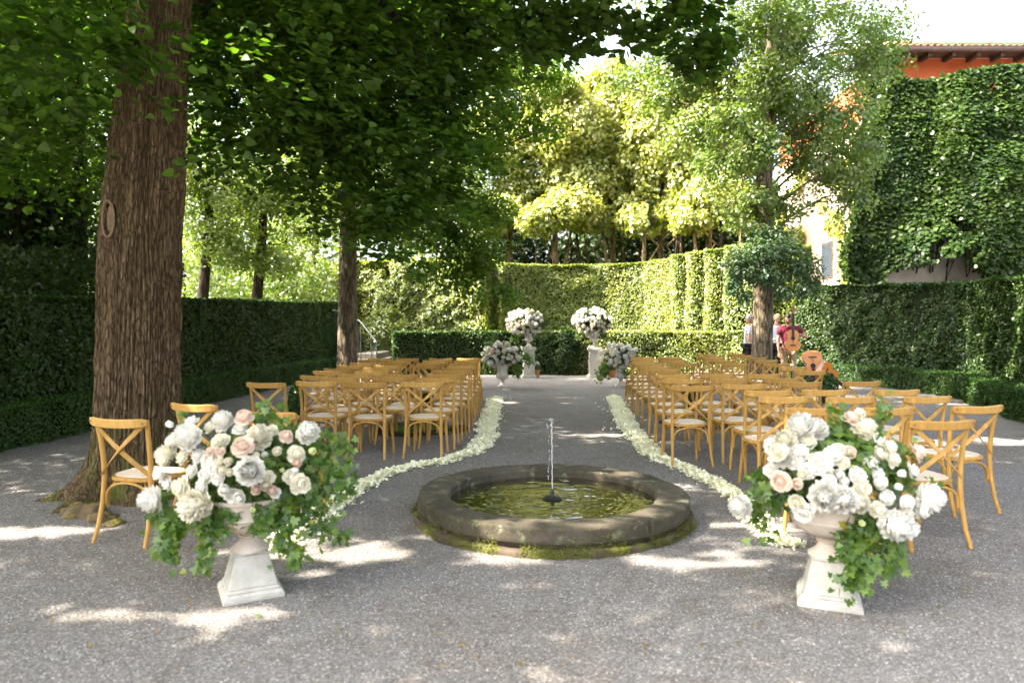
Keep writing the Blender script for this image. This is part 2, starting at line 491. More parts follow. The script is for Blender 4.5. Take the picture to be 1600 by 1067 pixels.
def m_ground():
    m, nt, out = newmat('gravel')
    t = nt.nodes.new('ShaderNodeTexCoord')
    def vor(s, rnd=1.0):
        v = nt.nodes.new('ShaderNodeTexVoronoi'); v.inputs['Scale'].default_value = s; v.inputs['Randomness'].default_value = rnd
        nt.links.new(t.outputs['Object'], v.inputs['Vector']); return v
    v1 = vor(110); v2 = vor(50)
    sep = nt.nodes.new('ShaderNodeSeparateColor'); nt.links.new(v1.outputs['Color'], sep.inputs[0])
    c = ramp(nt, sep.outputs[0], [(0,(.108,.101,.096)),(.35,(.142,.134,.128)),(.7,(.185,.176,.169)),(.93,(.245,.234,.225)),(1,(.42,.40,.37))])
    big = noise(nt, .55, 5, .6)
    c = mix(nt, ramp(nt, big, [(.42,(0,0,0)),(.62,(.8,.8,.8))]), c, mix(nt, 1.0, c, (.9,.83,.76), 'MULTIPLY'))
    n3 = noise(nt, 3.5, 5, .7)
    c = mix(nt, ramp(nt, n3, [(.5,(0,0,0)),(.72,(.9,.9,.9))]), c, mix(nt, 1.0, c, (.74,.67,.58), 'MULTIPLY'))
    b1 = bump(nt, v1.outputs['Distance'], .4, .004)
    b2 = bump(nt, v2.outputs['Distance'], .2, .008, b1)
    b2 = bump(nt, n3, .5, .04, b2)
    principled(nt, out, c, .9, b2, .15); return m
M['ground'] = m_ground()
M['lawn'] = m_stone('lawn_soil', (.05,.07,.02), (.09,.12,.03), None, (.06,.05,.03), 2)
def m_pebble():
    m, nt, out = newmat('pebble')
    g = nt.nodes.new('ShaderNodeNewGeometry')
    c = ramp(nt, g.outputs['Random Per Island'], [(0,(.122,.115,.109)),(.5,(.188,.178,.170)),(.85,(.255,.243,.233)),(1,(.52,.50,.47))])
    principled(nt, out, c, .8, None, .2); return m
M['pebble'] = m_pebble()
def m_water():
    m, nt, out = newmat('pond_water')
    t = nt.nodes.new('ShaderNodeTexCoord')
    w = nt.nodes.new('ShaderNodeTexWave'); w.wave_type = 'RINGS'; w.rings_direction = 'SPHERICAL'
    w.inputs['Scale'].default_value = 5.5; w.inputs['Distortion'].default_value = 1.6; w.inputs['Detail'].default_value = 2; w.inputs['Detail Scale'].default_value = 2
    nt.links.new(t.outputs['Object'], w.inputs['Vector'])
    n2 = noise(nt, 9, 3, .5)
    b = bump(nt, w.outputs['Fac'], .05, .02); b = bump(nt, n2, .16, .03, b)
    p = principled(nt, out, (.022,.02,.003), .025, b, .8)
    p.inputs['IOR'].default_value = 1.45
    p.inputs['Coat Weight'].default_value = .6; p.inputs['Coat Roughness'].default_value = .02
    nt.links.new(b, p.inputs['Coat Normal'])
    return m
M['water'] = m_water()
def m_jet():
    m, nt, out = newmat('falling_water')
    g = nt.nodes.new('ShaderNodeBsdfGlass'); g.inputs['IOR'].default_value = 1.33; g.inputs['Roughness'].default_value = .05
    d = nt.nodes.new('ShaderNodeBsdfDiffuse'); d.inputs[0].default_value = (.9,.9,.9,1)
    ms = nt.nodes.new('ShaderNodeMixShader'); ms.inputs[0].default_value = .45
    nt.links.new(g.outputs[0], ms.inputs[1]); nt.links.new(d.outputs[0], ms.inputs[2]); nt.links.new(ms.outputs[0], out.inputs[0]); return m
M['jet'] = m_jet()
# ================================================================ SETTING
def sheet(name, x0, x1, y0, y1, z, mat, nx=2, ny=2, amp=0):
    xs = np.linspace(x0, x1, nx); ys = np.linspace(y0, y1, ny)
    X, Y = np.meshgrid(xs, ys)
    V = np.stack([X.ravel(), Y.ravel(), np.full(X.size, z)], 1)
    if amp:
        V[:,2] += (vnoise(V*np.array([1,1,0]), .35, 3)-.5)*amp
    i = np.arange(nx-1)[None,:] + np.arange(ny-1)[:,None]*nx
    f = np.stack([i, i+1, i+1+nx, i+nx], -1).reshape(-1, 4)
    me = np_mesh(name, V, f.ravel(), np.full(len(f), 4), mat, True)
    o = bpy.data.objects.new(name, me); link(o); return o
tag(sheet('gravel_ground', -30, 30, -14, 22.4, 0.0, M['ground']), kind='structure')
tag(sheet('lawn_ground', -150, 150, -60, 240, -0.02, M['lawn']), kind='structure')

# loose stones lying on the gravel in front
n = 170000
yy = 2.2 + 7.0*rng.random(n)**1.35
xx = (rng.random(n)*2-1)*(.80*yy+.3)
ok = (xx-.316)**2+(yy-5.6)**2 > 1.22**2
xx, yy = xx[ok], yy[ok]; n = len(xx)
oc = np.array([(1,0,0),(0,1,0),(-1,0,0),(0,-1,0),(0,0,1),(0,0,-1)], float)
of = np.array([(0,1,4),(1,2,4),(2,3,4),(3,0,4),(1,0,5),(2,1,5),(3,2,5),(0,3,5)])
s = .0022+.0036*rng.random(n)**1.5
V = oc[None]*(1+.4*(rng.random((n,6,1))-.5))*s[:,None,None]*np.array([1,1,.65])
a = rng.random(n)*6.28
ca, sa = np.cos(a)[:,None], np.sin(a)[:,None]
V = np.stack([V[...,0]*ca*1.3-V[...,1]*sa, V[...,0]*sa+V[...,1]*ca, V[...,2]], -1) + np.stack([xx,yy,s*.3],1)[:,None,:]
me = np_mesh('loose_gravel', V.reshape(-1,3), (of[None]+np.arange(n)[:,None,None]*6).ravel(), np.full(n*8,3), M['pebble'])
o = bpy.data.objects.new('loose_gravel', me); link(o)
tag(o, 'fine loose grey stones strewn over the gravel forecourt', 'gravel', kind='stuff')

n = 320
yy = 3.0+13*rng.random(n)**1.5; xx = (rng.random(n)*2-1)*.78*yy
C = np.stack([xx, yy, .008+.008*rng.random(n)], 1)
tag(scatter('leaf_litter', C, rnorm(n, (0,0,1), .3), .012+.016*rng.random(n), T_BOX, leafmat('dry_leaf', (.12,.07,.03), (.26,.18,.07), .2, .02, c3=(.12,.16,.03)), None), 'scattered small dry leaves and twigs on the gravel', 'leaf litter', kind='stuff')

# ---------------------------------------------------------------- hedges
def hedge(name, path, h, thick, leafsize, dens, mat, label, cat, group=None, rough=.06, lean=0, hs=None, nscale=1.6, ribs=None, far=True, gaps=0, top_round=.0, z0=0.0, topcol=None):
    """path: list of (x,y); the visible face is the left-hand side walked along the path reversed; leaves on both faces, ends and top"""
    P = [Vector((p[0], p[1], 0)) for p in path]
    hs = hs or [h]*len(P)
    seg = [(P[i+1]-P[i]).length for i in range(len(P)-1)]; L = sum(seg)
    cum = [0]
    for q in seg: cum.append(cum[-1]+q)
    pa = np.array([[p.x, p.y] for p in P]); cum = np.array(cum)
    def at(sv):
        x = np.interp(sv, cum, pa[:,0]); y = np.interp(sv, cum, pa[:,1]); hh = np.interp(sv, cum, hs)
        e = .25
        dx = np.interp(np.minimum(sv+e, L), cum, pa[:,0])-np.interp(np.maximum(sv-e, 0), cum, pa[:,0])
        dy = np.interp(np.minimum(sv+e, L), cum, pa[:,1])-np.interp(np.maximum(sv-e, 0), cum, pa[:,1])
        l = np.maximum(1e-6, np.hypot(dx, dy))
        return x, y, hh, dx/l, dy/l
    hm = float(np.mean(hs))
    Cs = []; Ns = []
    def emit(n, which):
        sv = rng.random(n)*L
        x, y, hh, tx, ty = at(sv)
        nx_, ny_ = ty, -tx                      # right-hand normal
        if which in ('R', 'L'):
            sgn = 1 if which == 'R' else -1
            u = rng.random(n); z = u*(hh-z0)+z0
            off = np.full(n, thick/2)
            q = np.stack([x, y, z], 1)
            off = off + (vnoise(q, nscale, 5)-.5)*rough*2.2 + (vnoise(q, nscale*4, 8)-.5)*rough*1.2
            if ribs:
                w = (sv > ribs[0]) & (sv < ribs[1])
                off = off + np.where(w, ribs[3]*np.abs(np.sin(math.pi*(sv-ribs[0])/ribs[2])), 0)
            off = off - top_round*np.maximum(0, (z-z0)/(hh-z0)-.75)**2*16*.25
            dep = rng.exponential(.035, n)
            keep = np.ones(n, bool)
            if gaps:
                keep = vnoise(q, 2.3, 21) > gaps
            off = off - dep
            C = np.stack([x+nx_*off*sgn, y+ny_*off*sgn, z], 1)[keep]
            N = (np.stack([nx_*sgn, ny_*sgn, np.full(n, .35)], 1) + rng.normal(size=(n,3))*.55)[keep]
        elif which == 'T':
            v = (rng.random(n)*2-1)
            q = np.stack([x, y, v], 1)
            z = hh - rng.exponential(.03, n) + (vnoise(q, nscale*1.3, 9)-.5)*rough*1.2 - top_round*v**4
            rb = thick/2
            if ribs:
                w = (sv > ribs[0]) & (sv < ribs[1])
                rb = rb + np.where(w, ribs[3]*np.abs(np.sin(math.pi*(sv-ribs[0])/ribs[2])), 0)
            C = np.stack([x+nx_*v*rb, y+ny_*v*rb, z], 1)
            N = np.array([0,0,1.0])+rng.normal(size=(n,3))*.45
        else:
            e = 0 if which == 'E0' else L
            x, y, hh, tx, ty = at(np.full(n, e))
            sg = -1 if which == 'E0' else 1
            v = (rng.random(n)*2-1)*thick/2; z = z0+rng.random(n)*(hh-z0)
            dd = rng.normal(size=n)*.03
            C = np.stack([x+ty*v+tx*dd*1, y-tx*v+ty*dd, z], 1)
            N = np.stack([tx*sg, ty*sg, np.full(n,.3)], 1)+rng.normal(size=(n,3))*.5
        Cs.append(C); Ns.append(N)
    emit(int(dens*L*hm), 'R'); emit(int(dens*L*hm*(1 if far else .35)), 'L'); emit(int(dens*L*thick*1.3), 'T')
    emit(int(dens*thick*hm), 'E0'); emit(int(dens*thick*hm), 'E1')
    C = np.concatenate(Cs); N = np.concatenate(Ns); k = len(C)
    root = empty(name, (0,0,0), 0, label, cat, group)
    scatter('leaves', C, N, leafsize*(.7+.6*rng.random(k)), T_OVAL if leafsize < .05 else T_BOX, mat, root)
    # solid dark core in place of twigs, added so no light leaks through
    mb = MB(); m2 = max(6, int(L/.4)); vs = []; fs = []
    sv = np.linspace(.05, L-.05, m2); x, y, hh, tx, ty = at(sv)
    t = thick/2-.10-rough*1.3*(rough > .2) if thick > .3 else thick/2-.06
    for i in range(m2):
        for (o_, zz) in ((-t, z0), (t, z0), (t, hh[i]-.09), (-t, hh[i]-.09)):
            vs.append((x[i]+ty[i]*o_, y[i]-tx[i]*o_, zz))
    for i in range(m2-1):
        for a_ in range(4):
            b_ = (a_+1) % 4
            fs.append((i*4+a_, i*4+b_, (i+1)*4+b_, (i+1)*4+a_))
    fs.append((0,3,2,1)); o_ = (m2-1)*4; fs.append((o_,o_+1,o_+2,o_+3))
    mb.add(vs, fs); mb.build('twigs', M['core'], root)
    return root
# left side
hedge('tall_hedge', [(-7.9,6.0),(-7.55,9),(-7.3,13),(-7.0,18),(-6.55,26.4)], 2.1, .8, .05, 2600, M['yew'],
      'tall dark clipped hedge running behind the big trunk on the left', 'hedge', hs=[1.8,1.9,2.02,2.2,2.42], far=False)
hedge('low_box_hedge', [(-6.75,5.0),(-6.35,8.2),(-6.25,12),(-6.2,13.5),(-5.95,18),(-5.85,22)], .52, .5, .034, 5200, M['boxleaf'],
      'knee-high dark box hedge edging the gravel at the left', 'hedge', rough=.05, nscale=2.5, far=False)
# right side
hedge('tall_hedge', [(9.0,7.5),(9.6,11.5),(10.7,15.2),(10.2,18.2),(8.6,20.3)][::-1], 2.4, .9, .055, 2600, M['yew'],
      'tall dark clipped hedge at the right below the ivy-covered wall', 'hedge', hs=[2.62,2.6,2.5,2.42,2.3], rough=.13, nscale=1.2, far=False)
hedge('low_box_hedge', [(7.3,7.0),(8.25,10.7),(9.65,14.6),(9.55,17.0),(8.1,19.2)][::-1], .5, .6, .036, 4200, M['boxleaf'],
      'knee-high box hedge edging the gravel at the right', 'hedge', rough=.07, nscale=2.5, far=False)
# back: box hedge around the altar; leaf colours paint left shade and right sun
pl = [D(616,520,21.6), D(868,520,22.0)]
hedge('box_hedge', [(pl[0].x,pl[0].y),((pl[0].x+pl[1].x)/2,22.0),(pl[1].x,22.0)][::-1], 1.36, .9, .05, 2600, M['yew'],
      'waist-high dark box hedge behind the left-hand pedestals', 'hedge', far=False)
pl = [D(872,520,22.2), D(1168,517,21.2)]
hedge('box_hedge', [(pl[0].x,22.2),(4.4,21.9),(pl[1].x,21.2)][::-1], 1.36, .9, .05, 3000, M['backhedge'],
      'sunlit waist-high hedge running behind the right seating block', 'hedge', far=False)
# tall back hedge with fluted bays
pth = [D(772,500,25.5), D(838,500,26.6), D(930,500,27.0), D(1015,500,26.4), D(1060,500,24.8), D(1120,500,22.8), D(1182,500,21.2), D(1250,500,21.4)]
pth = [(p.x, p.y) for p in pth]
Lp = sum(math.dist(pth[i],pth[i+1]) for i in range(len(pth)-1))
hedge('tall_hedge', pth[::-1], 3.9, 1.1, .058, 3600, M['backhedge'],
      'tall sunlit curved hedge with vertical fluted bays closing the back of the garden', 'hedge',
      hs=[3.95,3.95,3.95,3.92,3.9,3.86,3.84,3.8], rough=.07, ribs=(.3, 4.7, .88, .48), far=False)
# loose sunlit shrub screen at back left
def shrub(name, cx, cy, rx, ry, h, n, leaf, mat, label, cat, group=None, z0=0.05, stems=7, thr=.3, core=True, tmpl=None, shape=2.4):
    """irregular shrub: leaf mass over several stems"""
    root = empty(name, (cx, cy, 0), 0, label, cat, group)
    v = rng.normal(size=(n,3)); v /= np.linalg.norm(v, axis=1, keepdims=True)
    r = rng.random(n)**(1/shape)
    Pn = v*r[:,None]
    Pn[:,2] = np.clip(Pn[:,2], -1, 1)
    C = Pn*np.array([rx, ry, (h-z0)/2])
    nz = vnoise(v*np.array([rx,ry,h/2])+np.array([cx,cy,0]), 1.1, 33)
    C *= (.78+.44*nz)[:,None]
    C[:,2] += (h+z0)/2
    k = (vnoise(C+np.array([cx,cy,0]), 2.2, 12) > thr) & (C[:,2] > .02)
    C = C[k]; N = v[k]*.8+np.array([0,0,.35])+rng.normal(size=(k.sum(),3))*.5
    scatter('foliage', C, N, leaf*(.7+.6*rng.random(k.sum())), tmpl or T_BOX, mat, root)
    mb = MB()
    for i in range(stems):
        a = 6.28*i/stems+random.random()
        q = random.uniform(.3,.75)
        mb.tube([(0.1*math.cos(a),.1*math.sin(a),0),(rx*.4*q*math.cos(a),ry*.4*q*math.sin(a),h*.4),(rx*q*math.cos(a),ry*q*math.sin(a),h*.85)],[max(.008,h*.012),h*.009,h*.004],6)
    mb.build('stems', M['bark_dark'], root, True)
    return root
pl = [D(545,500,28.2), D(640,500,27.0), D(772,500,25.6)]
hedge('loose_hedge', [(p.x, p.y) for p in pl][::-1], 3.9, 1.5, .085, 2100, M['backhedge'],
      'tall loosely clipped sunlit hedge between the second trunk and the fluted back hedge', 'hedge', rough=.24, nscale=1.1, gaps=.08, far=False, hs=[3.9,3.98,4.05])
p = D(600, 500, 24.4)
shrub('tall_shrub', p.x, p.y, .8, .7, 2.3, 7000, .09, M['backhedge'], 'bright loose shrub right beside the second trunk behind the stone steps', 'shrub', thr=.36)
p = D(884, 500, 21.6)
shrub('rounded_shrub', p.x, p.y, .42, .4, 1.45, 5000, .055, M['yew'], 'dark rounded shrub in the middle of the hedge between the two pedestals', 'shrub', thr=.15)

# small clipped shrubs among the chairs
for (px, py, r_, h_, lab) in [
    (463, 661, .13, .62, 'small dark column shrub beside the chairs at the left edge of the left block'),
    (664, 642, .14, .62, 'small dark column shrub standing inside the left seating block'),
    (1081, 640, .17, .50, 'small dark shrub showing between the aisle chairs of the right block'),
    (1292, 640, .22, .72, 'small clipped shrub poking up among chairs at the right of the right block')]:
    p = G(px, py)
    shrub('clipped_shrub', p.x, p.y, r_, r_, h_, 2600, .036, M['boxleaf'], lab, 'shrub', 'clipped shrubs among the chairs', thr=.12, stems=3)
# low soil rings with a little grass round them
def soil_ring(px, py, r0, name_label):
    p = G(px, py); mb = MB()
    n = 40; vs = []; fs = []
    for j, (rr, zz) in enumerate(((.62,.004),(.8,.045),(.95,.05),(1.1,.004))):
        for k in range(n):
            a = 6.283*k/n; q = 1+.08*math.sin(3*a+px)+.05*math.sin(7*a)
            vs.append((r0*rr*q*math.cos(a), r0*rr*q*math.sin(a)*.9, zz*(1+.4*math.sin(5*a+1))))
    for j in range(3):
        for k in range(n):
            k2 = (k+1) % n
            fs.append((j*n+k, j*n+k2, (j+1)*n+k2, (j+1)*n+k))
    mb.add(vs, fs)
    o = mb.build('soil_ring', M['soil'], None, True); o.location = (p.x, p.y, 0)
    tag(o, kind='structure')
    m_ = 1500
    a = rng.random(m_)*6.283; q = np.sqrt(rng.random(m_))*r0*.75
    C = np.stack([p.x+q*np.cos(a), p.y+q*np.sin(a)*.9, np.full(m_, .003)], 1)
    g_ = scatter('grass', C, np.stack([np.cos(a*7),np.sin(a*7),np.full(m_,.15)],1), .05+.04*rng.random(m_), (np.array([(-.05,0,0),(.05,0,0),(0,1,.15)]),[(0,1,2)]), M['grass'], None,
            along=np.array([0,0,1.0])+rng.normal(size=(m_,3))*.35, kind='stuff')
    tag(g_, name_label, 'grass')
soil_ring(655, 672, .62, 'small patch of grass in a soil ring under the left chairs')
soil_ring(1095, 662, .6, 'small patch of grass in a soil ring under the right chairs')

# ---------------------------------------------------------------- trees
def limb(mb, a, b, r0, r1, sag=0, n=7, seed=0, k=8):
    a = Vector(a); b = Vector(b); rnd = random.Random(seed)
    L = (b-a).length
    pts = []; rs = []
    o1 = Vector((rnd.uniform(-1,1), rnd.uniform(-1,1), rnd.uniform(-.5,.5)))*L*.06
    for i in range(n):
        t = i/(n-1)
        p = a.lerp(b, t) + o1*math.sin(math.pi*t) + Vector((0,0,sag*math.sin(math.pi*t)))
        p += Vector((rnd.uniform(-1,1), rnd.uniform(-1,1), rnd.uniform(-1,1)))*L*.012
        pts.append(p); rs.append(r0+(r1-r0)*t)
    mb.tube(pts, rs, k)
    return pts
def clump_pts(c, r, n, thr=.35, ns=.9, shell=2.0, seed=4):
    v = rng.normal(size=(n,3)); v /= np.linalg.norm(v, axis=1, keepdims=True)
    q = rng.random(n)**(1/shell)
    C = v*q[:,None]*np.array(r)
    W = C+np.array(c)
    lump = vnoise(v*np.array(r)+np.array(c), ns, seed)
    C = C*(.72+.5*lump)[:,None]
    W = C+np.array(c)
    k = vnoise(W, ns*2.1, seed+7) > thr
    return W[k], v[k]
def tree(name, label, base, trunk, clumps, leaf, mat, bark, group=None, lmat=T_OVAL, up=.5, thr=.35, cat='tree', ns=.9, seed=1, droop=0, twigs=True, shell=2.0, lsz=(.7,.6), zmin=0, lr=.26, toward=(0,0,1)):
    """trunk: list of (x,y,z,r) relative to base; clumps: (x,y,z,rx,ry,rz,n) in world"""
    root = empty(name, base, 0, label, cat, group)
    bx_, by_ = base[0], base[1]
    mb = MB()
    mb.tube([(p[0],p[1],p[2]) for p in trunk], [p[3] for p in trunk], 14)
    mb.build('trunk', bark, root, True)
    if twigs:
        lb = MB()
        for i, c in enumerate(clumps):
            tgt = Vector((c[0]-bx_, c[1]-by_, c[2]))
            zz = max(zmin, trunk[0][2], min(trunk[-1][2], tgt.z-.5*max(.6,math.hypot(tgt.x,tgt.y))))
            for j in range(len(trunk)-1):
                if trunk[j][2] <= zz <= trunk[j+1][2]:
                    t = (zz-trunk[j][2])/max(1e-6, trunk[j+1][2]-trunk[j][2])
                    s_ = Vector([trunk[j][q]*(1-t)+trunk[j+1][q]*t for q in range(3)]); r_ = trunk[j][3]*(1-t)+trunk[j+1][3]*t
            pts = limb(lb, s_, tgt, r_*lr, r_*.07, 0.25 if tgt.z > s_.z else .8, 7, seed*31+i, 7)
            rnd = random.Random(seed*77+i)
            for q in range(4):
                st = pts[3+q % 4]
                en = tgt+Vector((rnd.uniform(-1,1)*c[3], rnd.uniform(-1,1)*c[4], rnd.uniform(-.8,.8)*c[5]))*.8
                limb(lb, st, en, r_*.12, .008, .1, 5, seed*9+q+i*5, 5)
        lb.build('limbs', bark, root, True)
    Cs = []; Vs = []
    for c in clumps:
        W, v = clump_pts(c[:3], c[3:6], int(c[6]), thr, ns, shell, seed)
        Cs.append(W); Vs.append(v)
    C = np.concatenate(Cs); v = np.concatenate(Vs)
    C[:,0] -= bx_; C[:,1] -= by_
    N = v*(1-up)+np.array(toward)*up+rng.normal(size=C.shape)*.42
    al = rng.normal(size=C.shape)+np.array([0,0,-droop])
    scatter('crown', C, N, leaf*(lsz[0]+lsz[1]*rng.random(len(C))), lmat, mat, root, along=al)
    return root

# --- the great linden on the left: sculpted trunk
tb = Vector((-3.41, 6.25, 0))
def big_trunk():
    nz_, na = 520, 560
    zs = np.concatenate([np.linspace(-.02, 1.2, 160), np.linspace(1.215, 7.5, nz_-160)])
    A = np.linspace(0, 2*math.pi, na, endpoint=False)
    Z, AA = np.meshgrid(zs, A, indexing='ij')
    rad = .308 + .028*np.clip((2.2-Z)/2.2, 0, 1) + .10*np.exp(-Z/.42)
    rad = rad - .028*np.clip(Z-2, 0, 3)
    lob = np.zeros_like(rad)
    for a0, amp, w, hz in ((3.55,.36,.20,.13),(2.6,.22,.3,.24),(4.30,.34,.20,.16),(5.2,.14,.3,.25),(.35,.20,.3,.25),(1.4,.3,.4,.3),(5.9,.13,.22,.26)):
        dd = np.angle(np.exp(1j*(AA-a0)))
        lob += amp*np.exp(-(dd/w)**2)*np.exp(-Z/hz)
    rad = rad+lob
    Q = np.stack([np.cos(AA)*3.2, np.sin(AA)*3.2, Z*.55], -1).reshape(-1,3)
    warp = (vnoise(Q, 1.2, 1)-.5)*2.2
    big = (vnoise(Q, .7, 5)-.5)*.09
    Q2 = np.stack([np.cos(AA)*9, np.sin(AA)*9, Z*1.3], -1).reshape(-1,3)
    ridge = np.abs(np.sin((AA.ravel()*34)+warp*4.5+(vnoise(Q2,1.0,3)-.5)*3.5))
    ridge = ridge**.7*(.55+.45*np.clip(vnoise(np.stack([np.cos(AA)*14, np.sin(AA)*14, Z*4.5], -1).reshape(-1,3), 1.0, 19)*2-.4, 0, 1))
    fine = vnoise(np.stack([np.cos(AA)*26, np.sin(AA)*26, Z*5], -1).reshape(-1,3), 1.0, 9)
    fade = np.clip((Z.ravel()+.05)/.5, .25, 1)
    rr = rad.ravel()+big+(ridge-.6)*.030*fade+(fine-.5)*.018
    # oval scar
    a_s = -math.pi/2-.30; z_s = 2.42
    ds = np.sqrt((np.angle(np.exp(1j*(AA-a_s)))*.34/.075)**2+((Z-z_s)/.16)**2).ravel()
    rr = rr + .035*np.exp(-((ds-1.0)/.28)**2) - .03*(ds < .75)
    cx = .03*Z.ravel() + .06*np.clip(Z.ravel()-2.2, 0, 9)**1.2
    V = np.stack([cx+rr*np.cos(AA.ravel()), rr*np.sin(AA.ravel()), Z.ravel()], 1)
    i = np.arange(na)[None,:]; j = np.arange(nz_-1)[:,None]*na
    f = np.stack([j+i, j+(i+1) % na, j+na+(i+1) % na, j+na+i], -1).reshape(-1,4)
    return np_mesh('trunk', V, f.ravel(), np.full(len(f), 4), M['bark_linden'], True)
lin = empty('linden_tree', tb, 0, 'massive linden at the left with thick ridged trunk, flared roots and overhanging boughs', 'tree')
link(bpy.data.objects.new('trunk', big_trunk()), lin)
# scar on the trunk
mb = MB()
sa = -math.pi/2-.30
for zz, hh, ww, off in ((2.42,.155,.06,.0),):
    ring = []
    ct = Vector((.03*zz,0,zz))
    for k in range(24):
        a = 6.283*k/24
        th = sa+math.cos(a)*ww/.34
        ring.append(ct+Vector((math.cos(th)*.36, math.sin(th)*.36, math.sin(a)*hh)))
    ring.append(ring[0])
    mb.tube(ring, .011, 7)
m_, nt_, out_ = newmat('healed_scar_wood'); principled(nt_, out_, ramp(nt_, noise(nt_, 30, 5, .7), [(.3,(.11,.07,.04)),(.7,(.20,.14,.085))]), .85, None, .2); M['scar'] = m_
mb.build('healed_scar', M['scar'], lin, True)
mb = MB()
Ms = Matrix.Translation(ct+Vector((math.cos(sa)*.325, math.sin(sa)*.325, 0))) @ Matrix.Rotation(sa, 4, 'Z') @ Matrix.Diagonal((.022,.038,.125,1))
mb.lathe([(max(1e-6, math.sin(math.pi*i/12)), -math.cos(math.pi*i/12)) for i in range(13)], 18, Ms)
mb.build('exposed_wood', M['scar'], lin, True)
mb = MB()
mb.tube([(.30,.6,4.6),(1.6,.3,5.5),(3.2,.2,6.0)], [.12,.09,.05], 8)
def lumps(name, items, mat, parent):
    Vs = []; Fs = []; off = 0
    nu, nv_ = 40, 24
    for (x, y, z, rx, ry, rz) in items:
        th, ph = np.meshgrid(np.linspace(0, 2*math.pi, nu, endpoint=False), np.linspace(0, math.pi, nv_+1))
        q = np.stack([np.sin(ph)*np.cos(th), np.sin(ph)*np.sin(th), np.cos(ph)], -1).reshape(-1,3)
        d = 1+.55*(vnoise(q+np.array([x*9,y*7,0]), 1.6, 3)-.5)+.3*(vnoise(q+x, 4.5, 4)-.5)+.12*(vnoise(q, 14, 5)-.5)
        Vs.append(q*d[:,None]*np.array([rx,ry,rz])+np.array([x,y,z]))
        i = np.arange(nu)[None,:]; j = np.arange(nv_)[:,None]*nu
        Fs.append(np.stack([j+i, j+(i+1) % nu, j+nu+(i+1) % nu, j+nu+i], -1).reshape(-1,4)+off); off += len(q)
    F_ = np.concatenate(Fs)
    return link(bpy.data.objects.new(name, np_mesh(name, np.concatenate(Vs), F_.ravel(), np.full(len(F_),4), mat, True)), parent)
for (px, py, a, b, c) in [(128,806,.15,.13,.09),(152,815,.11,.10,.055),(108,800,.10,.10,.05),(172,822,.07,.08,.035)]:
    p = G(px, py)-tb; lumps('mossy_root_burl', [(p.x, p.y+.05, .0, a, b, c)], M['rootmoss'], lin)
limb_targets = [((.25,.0,5.6),(3.9,-1.3,5.6)), ((.2,0,5.2),(3.6,1.6,4.9)), ((.1,0,4.9),(-3.2,-2.2,5.0)), ((.1,0,5.5),(-2.6,1.8,5.8)),
    ((.3,0,6.8),(6.2,.6,6.6)), ((.3,0,6.5),(-1.0,5.5,7.2)), ((.2,.1,5.9),(2.6,3.8,4.6)), ((.3,0,7),(.8,.2,10.5))]
for i, (a, b) in enumerate(limb_targets):
    pts = limb(mb, a, b, .15, .03, .35, 9, 50+i, 8)
    for q in range(7):
        rnd = random.Random(i*13+q)
        st = pts[3+q % 5]
        limb(mb, st, st+Vector((rnd.uniform(-1.6,1.6), rnd.uniform(-1.6,1.6), rnd.uniform(-1.1,.5))), .026, .005, .1, 6, i*7+q, 5)
mb.build('limbs', M['bark_dark'], lin, True)
# boughs: (px, py, distance, rx, ry, rz, leaves)
boughs = [
 (40,60,5.2,1.5,1.2,.6,1500),(70,20,6.9,1.5,1.2,.7,1500),(185,80,5.4,.30,.3,.26,170),(240,-15,6.0,.6,.5,.25,160),(20,170,6.8,1.3,1.2,.5,1400),(70,150,7.4,1.0,1.0,.45,900),
 (230,245,5.5,.34,.10,.10,85),(265,265,5.5,.14,.08,.08,26),(30,260,8.5,1.5,1.2,.5,1100),(110,230,9,1.3,1.0,.5,900),
 (395,60,7.0,1.0,1.2,.9,1700),(450,70,6.8,1.3,1.2,1.0,2600),(560,60,7.0,1.4,1.2,1.0,3000),(660,50,7.0,1.2,1.2,.7,2400),(760,40,7.2,1.2,1.1,.5,1800),
 (400,170,7.0,1.3,1.0,.8,2200),(500,190,7.2,1.3,1.0,.8,2400),(590,200,7.2,1.1,1.0,.7,2000),(440,262,8.2,1.0,.9,.45,650),
 (540,290,7.6,1.0,.8,.45,1200),(640,240,7.2,.9,.7,.35,1000),(720,262,7.0,.55,.4,.16,330),(680,170,7.4,.8,.7,.5,1000),(770,262,6.9,.25,.2,.09,60),
 (620,330,7.4,.7,.6,.28,560),(690,330,7.4,.35,.3,.14,150),(700,300,7.3,.4,.4,.15,200),(600,385,7.2,.45,.4,.2,230),(655,400,7.0,.4,.3,.18,170),(640,425,6.9,.2,.2,.1,50),(560,355,7.8,.6,.5,.22,330),(515,335,8.2,.5,.5,.2,160),
 (860,25,6.6,.9,.8,.25,700),(840,75,6.8,.5,.4,.14,200),(940,20,6.6,.8,.8,.25,600),(960,62,6.6,.35,.3,.18,170),(1040,12,6.4,.8,.8,.22,520),(1100,60,6.4,.45,.4,.34,420),(1090,95,6.4,.3,.3,.18,150),(770,110,7.2,.5,.4,.25,330),(820,40,7,.6,.5,.3,500)]
Cs = []; Vs = []
for (px, py, d, a, b, c, k) in boughs:
    p = D(px, py, d)
    W, v = clump_pts((p.x, p.y, p.z), (a, b, c), int(k*1.3), .46, 1.9, 2.0, 3)
    Cs.append(W); Vs.append(v)
C = np.concatenate(Cs); v = np.concatenate(Vs)
C = C-np.array(tb)
N = v*.25+np.array([0,0,1.0])+rng.normal(size=C.shape)*.36
out_dir = C/np.maximum(.3, np.linalg.norm(C[:,:2], axis=1, keepdims=True))*np.array([1,1,0])
al = out_dir*1.0+rng.normal(size=C.shape)*.6+np.array([0,0,-.55])
